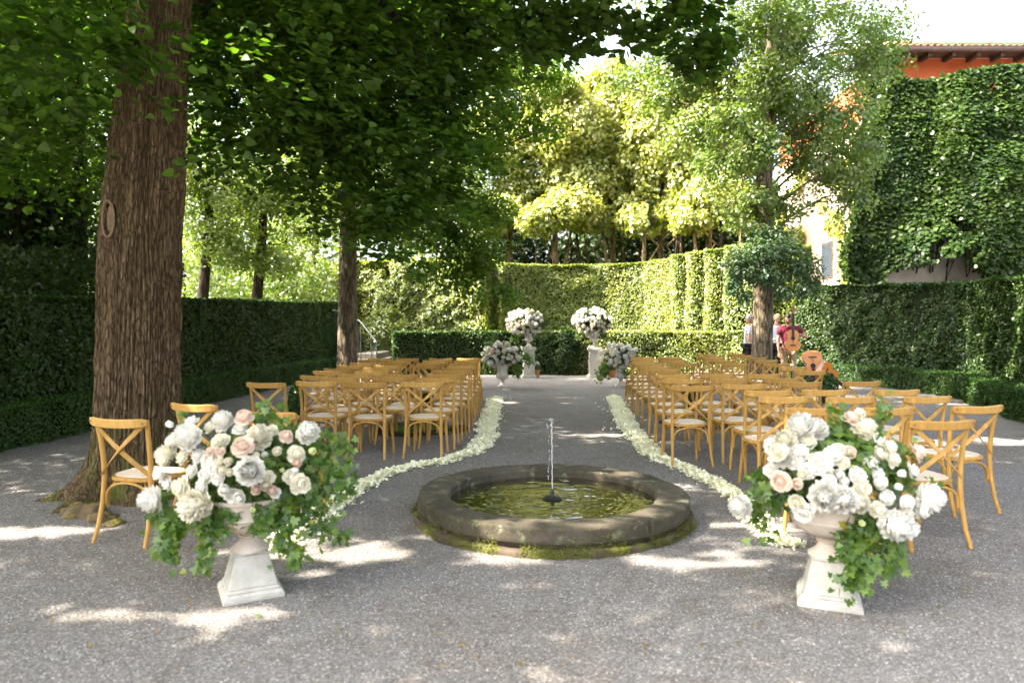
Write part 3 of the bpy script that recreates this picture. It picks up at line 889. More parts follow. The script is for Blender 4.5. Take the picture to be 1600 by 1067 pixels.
scatter('boughs', C, N, .078*(.6+.75*rng.random(len(C))), T_LINDEN, M['linden'], lin, along=al)
# upper crown (mostly above the frame): casts the shade over the court
def fleck_keep(P):
    '''leaf gaps carved along the sun path to put sun flecks on chosen spots'''
    gx = P[:,0]-sun_dir.x/sun_dir.z*P[:,2]; gy = P[:,1]-sun_dir.y/sun_dir.z*P[:,2]
    Gp = np.stack([gx*.75, gy*1.55, gx*0], 1)
    f = vnoise(Gp, 1.0, 301)*.50+vnoise(Gp, 2.7, 302)*.30+vnoise(Gp, 6.5, 303)*.20+.015
    T = np.full(len(P), .70)
    def reg(x0, x1, y0, y1, t):
        T[(gx > x0) & (gx < x1) & (gy > y0) & (gy < y1)] = t
    T[gy > 9] = .77
    reg(-9, 12, 2, 4.6, .66); reg(-4.6, -1.1, 2.5, 4.2, .50); reg(-5, -1.6, 4.2, 5.2, .52); reg(-2.2, .2, 4.3, 5.0, .58); reg(.2, 3.0, 3.6, 5.2, .65); reg(1.1, 3.0, 4.8, 6.6, .61)
    reg(-.6, 3.4, 6.6, 9.0, .68); reg(3.2, 7, 5.0, 9.5, .65); reg(-4, 0, 8, 13.5, .80); reg(-6.2, -3.6, 6.5, 9, .60)
    reg(15.5, 23, 19, 25, .42); reg(9, 13, 11, 20, .64); reg(3.0, 7.5, 19.2, 23, .22); reg(1.3, 3.0, 19.2, 21.2, .54); reg(-.3, 1.0, 16.5, 17.8, .56); reg(2.8, 4.2, 16.4, 17.8, .54)
    return f < T
def upper(n, x0, x1, y0, y1, zlo, zhi, thr, seed, ns=.55, pw=2):
    P = np.stack([x0+(x1-x0)*rng.random(n), y0+(y1-y0)*rng.random(n), zlo+(zhi-zlo)*rng.random(n)**.8], 1)
    cx_, cy_ = (x0+x1)/2, (y0+y1)/2
    e = np.abs((P[:,0]-cx_)/((x1-x0)/2))**pw+np.abs((P[:,1]-cy_)/((y1-y0)/2))**pw
    e = e + (vnoise(P, .35, seed)-.5)*.5
    dome = zhi-(zhi-zlo)*.75*e
    k = (e < 1) & (P[:,2] < dome+.4) & (vnoise(P, ns, seed+1)*.65+vnoise(P, ns*3, seed+2)*.35 > thr)
    P = P[k]
    return P[fleck_keep(P)]
P = np.concatenate([upper(330000, -12, 6.2, .2, 14, 5.4, 11.5, .33, 61, .6, 4), upper(110000, -5, 7.5, 1, 15.5, 8.6, 14.5, .34, 66, .6)])
P = P[~((P[:,2] < 1.9+.49*P[:,1]) & (P[:,0] > .02*P[:,1]-.2) & (P[:,1] > 6))]
P = P-np.array(tb)
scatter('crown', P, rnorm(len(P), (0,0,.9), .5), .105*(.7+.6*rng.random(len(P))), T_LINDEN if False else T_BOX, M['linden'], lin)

# --- neighbouring lindens outside the frame whose shade falls on the court
def off_tree(x, y, r, zlo, zhi, n, thr, label, seed):
    root = empty('linden_tree', (x, y, 0), 0, label, 'tree')
    mb = MB(); mb.tube([(0,0,0),(.05,.05,3),(.0,.1,zlo+1.5)], [.45,.34,.22], 12); mb.build('trunk', M['bark_linden'], root, True)
    lb = MB()
    for i in range(7):
        a = i*.9+seed
        limb(lb, (0,0,zlo-1), (r*.65*math.cos(a), r*.65*math.sin(a), zlo+1+random.random()*(zhi-zlo)*.5), .14, .03, .3, 7, seed*10+i)
    lb.build('limbs', M['bark_dark'], root, True)
    P = upper(n, x-r, x+r, y-r, y+r, zlo, zhi, thr, seed)-np.array([x,y,0])
    scatter('crown', P, rnorm(len(P), (0,0,.9), .5), .13*(.7+.6*rng.random(len(P))), T_BOX, M['linden_far'], root)
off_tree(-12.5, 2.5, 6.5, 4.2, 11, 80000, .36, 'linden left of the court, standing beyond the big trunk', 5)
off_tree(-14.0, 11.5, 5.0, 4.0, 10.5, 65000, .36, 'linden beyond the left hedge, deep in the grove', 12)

# --- second trunk and its crown
b2 = G(543, 607)
cl = []
for (px, py, d, a, b, c, k) in [(520,225,15.5,1.2,1.3,.8,1700),(590,215,16,1.6,1.4,.9,3400),(660,300,15.5,1.3,1.2,.6,2200),(700,360,15,1.0,1.0,.6,1800),(745,400,15,.8,.8,.5,1300),
    (720,430,15,.7,.7,.5,1000),(760,330,16,.9,.9,.5,1300),(600,350,15.5,.9,.9,.5,1300),(440,200,16,1.5,1.4,.7,1500),(470,150,17,2.4,2,1.4,5200),(620,100,17,2.6,2,1.5,6000),(755,230,17,1.2,1.1,.8,2000),(790,170,17,1.4,1.2,.8,2300),(800,90,17.5,1.6,1.3,.9,2600),(860,120,17.5,.9,.8,.5,900),(850,200,17,.7,.7,.4,600),(780,460,14.8,.6,.6,.35,500)]:
    p = D(px, py, d); cl.append((p.x, p.y, p.z, a, b, c, k*1.1))
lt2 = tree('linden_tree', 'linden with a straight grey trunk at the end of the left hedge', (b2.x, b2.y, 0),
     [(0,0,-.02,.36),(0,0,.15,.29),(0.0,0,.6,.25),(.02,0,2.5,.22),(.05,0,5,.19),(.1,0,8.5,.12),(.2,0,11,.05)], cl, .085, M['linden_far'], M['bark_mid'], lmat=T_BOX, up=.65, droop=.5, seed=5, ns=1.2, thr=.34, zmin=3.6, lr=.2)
P = upper(150000, -12, -.8, 11.5, 20.4, 7.0, 12.5, .34, 91, .6)  # crown extended upward for its shade over the court
scatter('shade_crown', P-np.array([b2.x,b2.y,0]), rnorm(len(P), (0,0,.9), .5), .12*(.7+.6*rng.random(len(P))), T_BOX, M['linden_far'], lt2)

# --- right tree (pale leaves, weeping skirt)
b3 = G(1190, 612)
cl = []
for (px, py, d, a, b, c, k) in [(1190,40,17,1.5,1.3,.9,3600),(1120,110,17,1.3,1.2,.8,3000),(1250,90,17,1.4,1.2,.8,2600),(1180,150,16.5,1.1,1.0,.7,2400),(1095,210,17,1.1,1.1,.7,2300),(1140,260,16.5,1.0,1.0,.7,2100),
    (1250,200,16.5,1.1,1.0,.6,2200),(1315,180,17,1.1,1.0,.8,2500),(1350,100,18,1.1,1.0,.8,2300),(1310,270,17,1.0,.9,.7,1900),(1170,330,16,.8,.8,.5,1300),(1225,320,16,.7,.6,.5,900),(1340,230,17.5,.9,.8,.8,1700),
    (1375,40,18.5,1.2,1.0,.7,1300),(1300,20,18,1.2,1,.6,1300),(1040,160,17.5,.9,.8,.6,1200),(1050,60,17.5,1.2,1,.7,1900),(1010,110,18,.9,.8,.5,1000),(1240,260,16.4,.5,.5,.4,500),(960,130,18,.6,.6,.35,450),(1190,230,15.3,.75,.5,.6,1500),(1200,120,15.2,.9,.5,.7,1700),(1185,310,15.4,.5,.35,.4,700),(1195,30,15.2,.9,.5,.6,1500),(1150,190,15.6,.8,.6,.5,1300),(1280,230,16,.9,.7,.6,1500),(1330,310,17.5,.7,.7,.6,1100),(1225,165,15.6,.7,.5,.5,1100),(1265,150,16.5,.9,.8,.6,1700),(1295,250,16.8,.8,.7,.6,1500),(1240,40,17,1.2,1,.8,2200),(1330,60,17.6,1.1,1,.7,1700),(1070,120,17.3,1,.9,.7,1600),(1120,190,16.8,.9,.8,.6,1500)]:
    p = D(px, py, d); cl.append((p.x, p.y, p.z, a, b, c, k*1.15))
rt = tree('leafy_tree', 'pale-leaved tree with a rough brown trunk behind the right seating block', (b3.x, b3.y, 0),
     [(0,0,-.02,.34),(0,0,.15,.27),(0,0,.8,.235),(.03,0,2.4,.22),(.0,0,4.5,.19),(.12,0,6.6,.16),(.2,0,9,.10),(.1,0,11,.05)], cl, .075, M['ginkgo'], M['bark_mid'], lmat=T_BOX, up=.45, droop=.6, seed=9, ns=1.3, thr=.33, zmin=3.4, lr=.2)
P = upper(80000, 1.0, 10.5, 12.5, 20.5, 10.0, 15.5, .36, 95, .6)  # unseen crown added above the frame to shade the ivy wall
scatter('shade_crown', P-np.array([b3.x,b3.y,0]), rnorm(len(P), (0,0,.9), .5), .11*(.7+.6*rng.random(len(P))), T_BOX, M['ginkgo'], rt)
# weeping skirt
Cs = []; Vs = []
for (px, py, d, a, b, c, k) in [(1205,390,15.4,.85,.7,.30,1900),(1155,415,15.2,.42,.4,.4,900),(1250,415,15.3,.5,.4,.35,1000),(1195,430,15.2,.5,.3,.3,700),(1275,440,15.3,.25,.25,.16,160),(1145,445,15.2,.22,.25,.25,260),(1258,452,15.2,.3,.25,.22,260),(1225,455,15.1,.25,.2,.3,260),(1165,465,15.1,.16,.2,.2,120),(1205,365,15.5,.5,.5,.25,900)]:
    p = D(px, py, d); W, v = clump_pts((p.x,p.y,p.z), (a,b,c), int(k*1.2), .25, 2, 1.6, 3); Cs.append(W); Vs.append(v)
C = np.concatenate(Cs)-np.array([b3.x,b3.y,0]); v = np.concatenate(Vs)
scatter('weeping_shoots', C, v*.6+np.array([0,0,.5])+rng.normal(size=C.shape)*.4, .065*(.7+.6*rng.random(len(C))), T_BOX, M['weeping'], rt, along=rng.normal(size=C.shape)*.5+np.array([0,0,-1.2]))
mb = MB()
for i in range(16):
    a = i*.39; q = .5+.5*random.random()
    mb.tube([(0,0,2.5),(.4*q*math.cos(a),.35*q*math.sin(a),3.35),(1.0*q*math.cos(a),.6*q*math.sin(a),2.9),(1.15*q*math.cos(a),.7*q*math.sin(a),2.3)], [.03,.02,.012,.004], 5)
mb.build('weeping_twigs', M['bark_dark'], rt, True)

# --- sunlit evergreen trees behind the tall hedge
evs = [
 (800, 32, [(800,230,2.0,1.7),(820,300,1.7,1.1),(790,330,1.3,.8),(780,190,1.3,1.2)], 'yellow-green evergreen tree above the left part of the back hedge'),
 (870, 31, [(880,200,1.9,2.0),(900,280,2.0,1.5),(890,330,1.5,1.0),(850,150,1.3,1.2)], 'sunlit evergreen tree above the middle of the back hedge'),
 (960, 32, [(945,190,2.0,2.1),(975,270,2.0,1.6),(950,140,1.6,1.2),(930,330,1.3,.8)], 'tallest sunlit evergreen tree centred above the back hedge'),
 (1035, 31, [(1035,220,2.0,1.9),(1050,290,1.8,1.3),(1020,160,1.5,1.3),(1050,345,1.2,.7)], 'sunlit evergreen tree above the fluted bays of the back hedge'),
 (1110, 30, [(1110,240,2.0,1.8),(1120,310,1.7,1.1),(1100,170,1.6,1.4)], 'evergreen tree with reddish stems behind the pale-leaved tree')]
for i, (px, d, cs, lab) in enumerate(evs):
    base = D(px, 500, d)
    cl = []
    for (qx, qy, rx_, rz_) in cs:
        p = D(qx, qy, d-.6+random.random()*1.2); cl.append((p.x, p.y, p.z, rx_*1.1, 1.5, rz_, 9500*rx_*rz_/3.4))
    for (ox_, oy_) in ((-30,345),(25,330),(0,100+rng.integers(0,50))):
        p = D(px+ox_, float(oy_), d-.8); cl.append((p.x, p.y, p.z, 1.15, .9, .75, 2600))
    t_ = [(0,0,0,.2),(.1,0,2,.17),(-.1,0,5,.14),(.0,0,8,.09),(0,0,11,.04)]
    tree('evergreen_tree', lab, (base.x, base.y, 0), t_, cl, .20, M['laurel'], M['bark_light'], 'sunlit evergreens beyond the back hedge', lmat=T_OVAL, up=.45, seed=20+i, ns=.8, thr=.3, lr=.16, toward=(-.6,-.45,.65))
# slender stems under their crowns
stems = [(776,31.5,.08),(812,32,.05),(865,31,.10),(916,31,.09),(958,31,.11),(1000,30,.12),(1042,30,.10),(1072,30,.08),(1100,29,.09),(1128,29,.08),(1152,28.5,.07),(840,33,.05),(893,33,.06),(985,33,.06),(935,32.5,.05)]
for i, (px, d, r_) in enumerate(stems):
    p = D(px, 500, d); rnd = random.Random(i)
    ln = rnd.uniform(-.9, .9)
    mb = MB(); mb.tube([(0,0,0),(ln*.2,0,2.5),(ln*.7,0,4.6),(ln*1.2,.1,7.0)], [r_*1.2,r_,r_*.8,r_*.4], 8)
    mb.tube([(ln*.5,0,3.9),(ln*.5+rnd.choice((-1,1))*.7,0,5.0),(ln*.5+rnd.choice((-1,1))*1.0,.1,6.6)], [r_*.6,r_*.45,r_*.2], 6)
    o = mb.build('slender_trunk', M['bark_light'] if i % 3 else M['bark_dark'], None, True); o.location = (p.x, p.y, 0)
    rk = sorted(q[0] for q in stems).index(px)
    tag(o, ['first','second','third','fourth','fifth','sixth','seventh','eighth','ninth','tenth','eleventh','twelfth','thirteenth','fourteenth','fifteenth'][rk]+' slender bare trunk from the left under the sunlit evergreens', 'tree trunk', 'bare trunks under the evergreens')
# dark planting behind them
def mass(name, label, px0, px1, d, z0, z1, n, leaf, mat, depth=2.5, thr=.3, seed=1, ns=.5, cat='trees'):
    a = D(px0, 500, d).x; b = D(px1, 500, d).x
    P = np.stack([a+(b-a)*rng.random(n), d+depth*(rng.random(n)-.5), z0+(z1-z0)*rng.random(n)], 1)
    topv = z1-(z1-z0)*.35*vnoise(P*np.array([1,0,0]), .35, seed+2)
    k = (vnoise(P, ns, seed) > thr) & (P[:,2] < topv)
    P = P[k]
    o = scatter(name, P, rnorm(len(P), (0,-.5,.5), .6), leaf*(.7+.6*rng.random(len(P))), T_OVAL, mat, None, kind='stuff')
    tag(o, label, cat); return o
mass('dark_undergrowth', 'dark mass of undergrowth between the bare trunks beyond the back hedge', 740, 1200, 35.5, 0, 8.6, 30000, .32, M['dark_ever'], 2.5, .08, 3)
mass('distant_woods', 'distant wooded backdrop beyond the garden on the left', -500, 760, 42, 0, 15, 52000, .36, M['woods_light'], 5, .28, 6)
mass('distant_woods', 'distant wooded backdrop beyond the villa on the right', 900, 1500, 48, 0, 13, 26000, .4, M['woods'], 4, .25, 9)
for (x_, y_, nn) in ((38, 14, 16000), (44, -6, 14000), (-40, 8, 16000), (-36, -12, 12000)):
    P = np.stack([x_+6*(rng.random(nn)-.5), y_+24*(rng.random(nn)-.5), 11*rng.random(nn)], 1)
    P = P[(vnoise(P, .5, 8) > .25) & (P[:,2] < 11-4*vnoise(P*np.array([0,1,0]), .3, 4))]
    tag(scatter('distant_woods', P, rnorm(len(P), (0,0,.6), .6), .38*(.7+.6*rng.random(len(P))), T_OVAL, M['woods'], None), 'wooded edge of the garden outside the court', 'trees', kind='stuff')
# woods at left
for i, (px, d, cs, mt, lab) in enumerate([
  (310, 24, [(330,300,2.0,1.8),(300,230,2.2,1.6),(350,380,1.4,1.0)], 'woods_light', 'thin dark-stemmed tree right of the big trunk'),
  (395, 25, [(400,330,1.8,1.5),(440,290,2.0,1.3),(380,400,1.2,.8),(430,410,1.2,.7)], 'woods_light', 'forked dark tree in sunlit leaves behind the left hedge'),
  (430, 29, [(470,360,1.6,1.3),(500,310,1.6,1.2)], 'woods_light', 'leaning dark tree left of the second trunk'),
  (20, 15, [(20,300,1.8,1.7),(60,380,1.6,1.2),(-60,330,2.0,2.0),(20,440,1.6,.9)], 'dark_ever', 'dense dark evergreen at the far left behind the hedge'),
  (110, 16, [(110,330,1.5,1.5),(120,430,1.4,1.0),(100,250,1.8,1.4)], 'woods', 'shady tree between the far left and the big trunk'),
  (60, 21, [(60,200,3.0,2.4),(140,160,2.8,2.2),(0,120,3,2.4)], 'woods', 'tall leafy tree rising above the left corner of the hedge'),
  (480, 31, [(520,250,2.6,2.6),(590,300,2.2,2.2),(560,200,2.4,2.2),(640,340,2.0,1.6)], 'woods_light', 'sunlit tree behind the second trunk'),
  (690, 32, [(680,300,2.2,2.2),(730,230,2.0,2.2),(740,330,1.6,1.4),(660,220,2,2)], 'woods_light', 'green tree left of the sunlit evergreens')]):
    base = D(px, 500, d); cl = []
    for (qx, qy, rx_, rz_) in cs:
        p = D(qx, qy, d-.5+random.random()); cl.append((p.x, p.y, p.z, rx_, 1.4, rz_, 3600*rx_*rz_/2.5))
    tr_ = [(0,0,0,.24),(.1,0,2,.2),(.35,0,4.5,.16),(.5,0,7.5,.1),(.6,0,9.5,.05)] if px > 200 else [(0,0,0,.3),(.1,0,2,.25),(.2,0,5,.2),(.2,0,9,.1)]
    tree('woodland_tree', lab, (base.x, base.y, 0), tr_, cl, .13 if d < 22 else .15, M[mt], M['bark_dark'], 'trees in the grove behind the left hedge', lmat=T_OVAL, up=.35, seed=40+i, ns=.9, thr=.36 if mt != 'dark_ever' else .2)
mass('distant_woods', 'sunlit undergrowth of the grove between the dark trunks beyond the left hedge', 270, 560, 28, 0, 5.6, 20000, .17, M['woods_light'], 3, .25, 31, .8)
# white-flowered bush at the trunk's right
p = D(297, 480, 14)
mass('dark_shrubbery', 'shady shrubbery filling the grove behind the left hedge', -260, 260, 13.2, 0, 3.4, 17000, .12, M['dark_ever'], 2.0, .22, 4, .9, 'shrubs')

# ================================================================ BUILDINGS
# villa upper storey with tiled roof
house = empty('villa', (0,0,0), 0, 'orange-red villa with tiled roof showing above the ivy wall at the right', 'house')
hx0 = D(1388, 90, 24.2).x
zt = D(1450, 92, 24.2).z
mb = MB(); mb.box(hx0, 24, 24.2, 34, 0, zt); mb.build('wall', M['orange'], house)
mb = MB(); mb.box(hx0-.05, 24.05, 24.1, 24.198, zt-.0, zt+.45); mb.build('cornice', M['eave'], house)
ze = D(1450, 74, 23.4).z
mb = MB(); mb.tube([(hx0-.25,23.42,ze-.06),(24,23.42,ze-.02)], .085, 10); mb.build('gutter', M['gutter'], house, True)
mb = MB()
mb.add([(hx0-.3,23.4,ze),(24,23.4,ze),(24,28,ze+1.5),(hx0-.3,28,ze+1.5),(hx0-.3,23.4,ze+.05),(24,23.4,ze+.05),(24,28,ze+1.55),(hx0-.3,28,ze+1.55)], [(0,3,2,1),(4,5,6,7),(0,1,5,4),(1,2,6,5),(2,3,7,6),(3,0,4,7)])
k = 0; x = hx0-.25
while x < 23.8:
    vs = []; fs = []
    for r_ in range(9):
        y0_ = 23.30+r_*.5; z0_ = ze+.06+r_*.163
        o_ = len(vs)
        for (yy_, zz_, rr_) in ((y0_, z0_+.03, .105), (y0_+.56, z0_+.183, .085)):
            for q in range(7):
                a = math.pi*q/6
                vs.append((x+.11+rr_*math.cos(a)+random.uniform(-.006,.006), yy_, zz_+rr_*math.sin(a)))
        for q in range(6): fs.append((o_+q, o_+q+1, o_+7+q+1, o_+7+q))
        fs.append(tuple(o_+q for q in range(6,-1,-1)))
    mb.add(vs, fs); x += .235; k += 1
mb.build('tiled_roof', M['rooftile'], house)
mb = MB(); x = hx0+.15
while x < 23.5:
    mb.box(x, x+.13, 23.5, 24.08, ze-.26, ze-.10); x += .82
mb.build('rafter_ends', M['darkwood'], house)
mb = MB(); mb.box(hx0-.25, 24, 23.5, 24.098, ze-.1, ze-.02); mb.build('soffit', M['darkwood'], house)
# ivy-clad wall in front
wall = empty('ivy_clad_wall', (0,0,0), 0, 'high grey plaster wall almost wholly covered in dark ivy at the right', 'wall')
wx0 = D(1318, 300, 21.8).x
wz = D(1500, 128, 21.8).z
mb = MB(); mb.prism([(wx0+.55,0),(wx0+.6,4.3),(wx0+2.0,wz-.5),(22,wz-.3),(22,0)], 21.8, 22.4); mb.build('plaster', M['plaster'], wall)
n = 150000
X = wx0-.35+(21-wx0)*rng.random(n); Z = 1.9+(wz+.5-1.9)*rng.random(n)
Q = np.stack([X, np.zeros(n), Z], 1)
dep = 0.22+1.15*vnoise(Q, .55, 3)**1.3+.16*vnoise(Q, 1.7, 5)
mid = D(1436, 300, 21.8).x+.5*(vnoise(Q*np.array([0,0,1]), .9, 77)-.5)
dep = dep+.6*np.clip((X-mid)/.5, 0, 1)**.7+.2*np.clip((X-mid)/2,0,1)          # the bulging growth on the right
edge = wx0-.3+.45*vnoise(Q*np.array([0,0,1]), .8, 7)+np.clip((Z-5)/4.5, 0, 1)*1.15
top_ = wz-.15+.5*(vnoise(Q*np.array([1,0,0]), .7, 8)-.3)+np.clip((X-mid)/3,0,1)*.25
def pxof(X, Y, Z):
    return 800+F*X/Y, HZ-F*(Z-CAMH)/Y
u_, v_ = pxof(X, 21.8-dep, Z)
# bare plaster at the foot
w1 = D(1385,300,21.3).x; w2 = D(1512,300,21.3).x; w3 = D(1430,300,21.3).x; w4 = D(1482,300,21.3).x
zb = 3.05+.75*(vnoise(Q*np.array([1,0,0]), 1.3, 4)-.5)
bare = ((X > w1) & (X < w2) & (Z < zb+.35*np.sin((X-w1)/(w2-w1)*3.14))) | ((X > w3) & (X < w4) & (Z < 5.0-.9*np.abs((X-w3)/(w4-w3)-.4)) & (vnoise(Q, 3.2, 2) > .35))
keep = (X > edge) & (Z < top_) & ~bare & (vnoise(Q, 2.4, 14) > .06)
Y = 21.8-dep+rng.exponential(.16, n)
P = np.stack([X, Y, Z], 1)[keep]
e = .15
g1 = (0.22+1.15*vnoise(Q+np.array([e,0,0]), .55, 3)**1.3-(0.22+1.15*vnoise(Q, .55, 3)**1.3))/e
g2 = (0.22+1.15*vnoise(Q+np.array([0,0,e]), .55, 3)**1.3-(0.22+1.15*vnoise(Q, .55, 3)**1.3))/e
N = np.stack([-g1, -np.ones(n), -g2+.45], 1)[keep]+rng.normal(size=(keep.sum(),3))*.55
al = rng.normal(size=N.shape)*.5+np.array([0,0,-1.0])
scatter('ivy', P, N, .125*(.6+.7*rng.random(len(P))), T_BOX, M['ivywall'], wall, along=al)
# backing of ivy stems so no bare wall shows through
n = 900; mb = MB()
for i in range(46):
    x = random.uniform(wx0+2.2, 16); zt_ = random.uniform(5.5, wz-.6)
    mb.tube([(x,21.72,3.6),(x+random.uniform(-.3,.3),21.70,zt_*.5),(x+random.uniform(-.8,.8),21.66,zt_)], [.02,.018,.01], 5)
mb.build('ivy_stems', M['bark_dark'], wall, True)
# villa side face in a pale coat painting the sun glare, seen in raking view left of the ivy wall
mb = MB(); mb.box(hx0-.03, hx0-.003, 24.25, 33.9, 0, 9.2); mb.build('glare_side_face', M['peach'], house)
yw = 28.6
mb = MB(); mb.box(hx0-.07, hx0-.033, yw-.5, yw+.5, 3.5, 5.0); fr = mb.build('window', M['darkwood'], house)
mb = MB(); mb.box(hx0-.085, hx0-.073, yw-.4, yw+.4, 3.6, 4.9); mb.build('pane', M['glass'], fr)
n = 16000
U = 24.3+9.5*rng.random(n); Z = .5+8.0*rng.random(n)
Q = np.stack([U*0, U, Z], 1)
k = (vnoise(Q, .9, 5)-.2*(Z/8) > .40) & ~((np.abs(U-yw) < .8) & (np.abs(Z-4.2) < 1.1))
Qw = np.stack([hx0-.08-.25*rng.random(k.sum()), U[k], Z[k]], 1)
scatter('creeper', Qw, rnorm(len(Qw), (-1,0,.3), .4), .17*(.6+.7*rng.random(len(Qw))), T_BOX, M['laurel'], house)
# ivy clump at the villa's corner
p = D(1375, 125, 23.5)
Cs, v = clump_pts((p.x,p.y,p.z), (.9,.6,1.3), 3500, .25, 1.5, 1.8, 5)
scatter('corner_ivy', Cs, v*.7+np.array([0,-.3,.4])+rng.normal(size=v.shape)*.4, .12*(.7+.6*rng.random(len(Cs))), T_BOX, M['ivywall'], house)

# old rubble wall at back left
p0 = D(452, 440, 30); p1 = D(505, 440, 29)
mb = MB(); mb.box(p0.x, p1.x, 29, 29.6, 0, D(480,447,29).z)
o = mb.build('rubble_wall', M['stonewall'], None, bevel=.05)
tag(o, 'sunlit pinkish stone wall left of the second trunk, beyond the hedge', 'wall')
# steps up to the terrace with an iron handrail
st = empty('stone_steps', (0,0,0), 0, 'stone steps with iron handrail between the second trunk and the box hedge', 'steps')
xa = D(556,540,21).x; xb = D(622,540,21).x
for i in range(4):
    mb = MB(); mb.box(xa-.1, xb-.25*i, 20.4+.34*i, 24-.002*i, .17*i+.002, .17*(i+1)); mb.build('step', M['step'], st, bevel=.012)
mb = MB()
q = [(xb-.55,20.5,1.05),(xb-.75,20.7,1.25),(xb-1.15,21.1,1.65),(xb-1.7,21.8,1.95),(xb-2.4,22.6,2.05)]
mb.tube(q, .02, 8)
for i, (x, y, z) in enumerate(q[:4]):
    mb.tube([(x,y,.1+.15*i),(x,y,z)], .018, 6)
for i in range(4):
    mb.tube([(x_ := q[0][0]+(q[3][0]-q[0][0])*(i+.5)/4, q[0][1]+(q[3][1]-q[0][1])*(i+.5)/4, .3+.1*i),(x_, q[0][1]+(q[3][1]-q[0][1])*(i+.5)/4, 1.1+.2*i)], .009, 5)
mb.build('handrail', M['iron'], st, True)
# ================================================================ FOUNTAIN
fc = Vector((.325, 5.55, 0))
ft = empty('fountain', fc, 0, 'low round mossy stone fountain basin with a thin water jet', 'fountain')
ft.scale = (.925,.925,.92)
def ringmesh(name, prof, n, mat, parent, nz_amp=.012, joints=0, seed=1, smooth=True):
    A_ = np.linspace(0, 2*math.pi, n, endpoint=False)
    V = []; 
    for (r, z) in prof:
        V.append(np.stack([r*np.cos(A_), r*np.sin(A_), np.full(n, z)], 1))
    V = np.array(V)
    q = V.reshape(-1,3)
    d = (vnoise(q, 3.0, seed)-.5)*nz_amp*1.6+(vnoise(q, 12, seed+1)-.5)*nz_amp
    jd = 0
    if joints:
        a = np.arctan2(q[:,1], q[:,0])
        w = np.abs(((a*joints/(2*math.pi)+.37) % 1)-.5)*2
        jd = -np.clip((w-.985)/.015, 0, 1)*.018
    rr = np.hypot(q[:,0], q[:,1])
    cenr = np.mean([p[0] for p in prof])
    s_ = np.sign(rr-cenr)
    nx_, ny_ = q[:,0]/rr, q[:,1]/rr
    q[:,0] += nx_*(d+jd)*s_; q[:,1] += ny_*(d+jd)*s_; q[:,2] += (d*.6+jd)
    m_ = len(prof)
    i = np.arange(n)[None,:]; j = np.arange(m_-1)[:,None]*n
    f = np.stack([j+i, j+(i+1) % n, j+n+(i+1) % n, j+n+i], -1).reshape(-1,4)
    me = np_mesh(name, q, f.ravel(), np.full(len(f),4), mat, smooth)
    o = bpy.data.objects.new(name, me); link(o, parent); return o
def dens(prof, st=.012):
    out = []
    for i in range(len(prof)-1):
        a, b = prof[i], prof[i+1]; k = max(1, int(math.dist(a,b)/st))
        for q in range(k): out.append((a[0]+(b[0]-a[0])*q/k, a[1]+(b[1]-a[1])*q/k))
    out.append(prof[-1]); return out
ringmesh('mossy_footing', dens([(1.11,-.01),(1.205,-.01),(1.20,.035),(1.185,.052),(1.11,.056)]), 420, M['rimwall'], ft, .03, 26, 4)
ringmesh('drum_wall', dens([(1.08,.05),(1.135,.05),(1.135,.078),(1.08,.08)]), 420, M['rimwall'], ft, .02, 11, 9)
ringmesh('coping', dens([(.91,-.05),(.895,.10),(.892,.186),(.902,.198),(1.12,.207),(1.150,.202),(1.160,.190),(1.163,.11),(1.156,.078),(1.10,.074)]), 420, M['rim'], ft, .012, 9, 2)
mb = MB(); mb.lathe([(1e-6,.0),(.92,.0)], 48); mb.build('basin_floor', M['rimwall'], ft)
wv = []; n1, n2 = 70, 128
for i in range(n1+1):
    r_ = .906*i/n1
    for k in range(n2):
        a = 6.2832*k/n2
        wv.append((r_*math.cos(a)+0, r_*math.sin(a), 0))
wv = np.array(wv)
rr = np.hypot(wv[:,0], wv[:,1])
wv[:,2] = .122+.0016*np.sin(rr*60+3*vnoise(wv,3,2))*np.exp(-rr*3.2)+(vnoise(wv*np.array([1,2.4,1]),6,4)-.5)*.008+(vnoise(wv*np.array([1,2.2,1]),14,5)-.5)*.003
i = np.arange(n2)[None,:]; j = np.arange(n1)[:,None]*n2
f = np.stack([j+i, j+(i+1) % n2, j+n2+(i+1) % n2, j+n2+i], -1).reshape(-1,4)
link(bpy.data.objects.new('water', np_mesh('water', wv, f.ravel(), np.full(len(f),4), M['water'], True)), ft)
mb = MB(); mb.lathe([(1e-6,.09),(.045,.09),(.078,.118),(.085,.130),(.07,.143),(.05,.15),(.022,.156),(.016,.17),(.02,.18),(.012,.2),(.008,.215),(1e-6,.215)], 20)
mb.build('nozzle', M['bronze'], ft, True)
mb = MB()
top = G(848, 648, 0)
pts = [(0,0,.21)]; rs = [.004]
H_ = .80
for i in range(1, 26):
    t = i/25; pts.append((-.006*t+.002*math.sin(i*1.7), .002*math.cos(i*2.1), .21+(H_-.21)*t)); rs.append(.0038+.0022*abs(math.sin(i*1.9)))
mb.tube(pts, rs, 7)
rd = random.Random(4)
for i in range(16): mb.ball((-.008+rd.uniform(-.012,.012), rd.uniform(-.01,.01), .80+rd.uniform(-.05,.03)), rd.uniform(.003,.007), 7, 5)
for i in range(26):
    z = .30+.5*rd.random(); mb.ball((-.035-.012*math.sin(z*9)+rd.uniform(-.006,.006), rd.uniform(-.01,.01), z), (rd.uniform(.002,.004), .003, rd.uniform(.004,.012)), 6, 4)
mb.build('water_jet', M['jet'], ft, True)
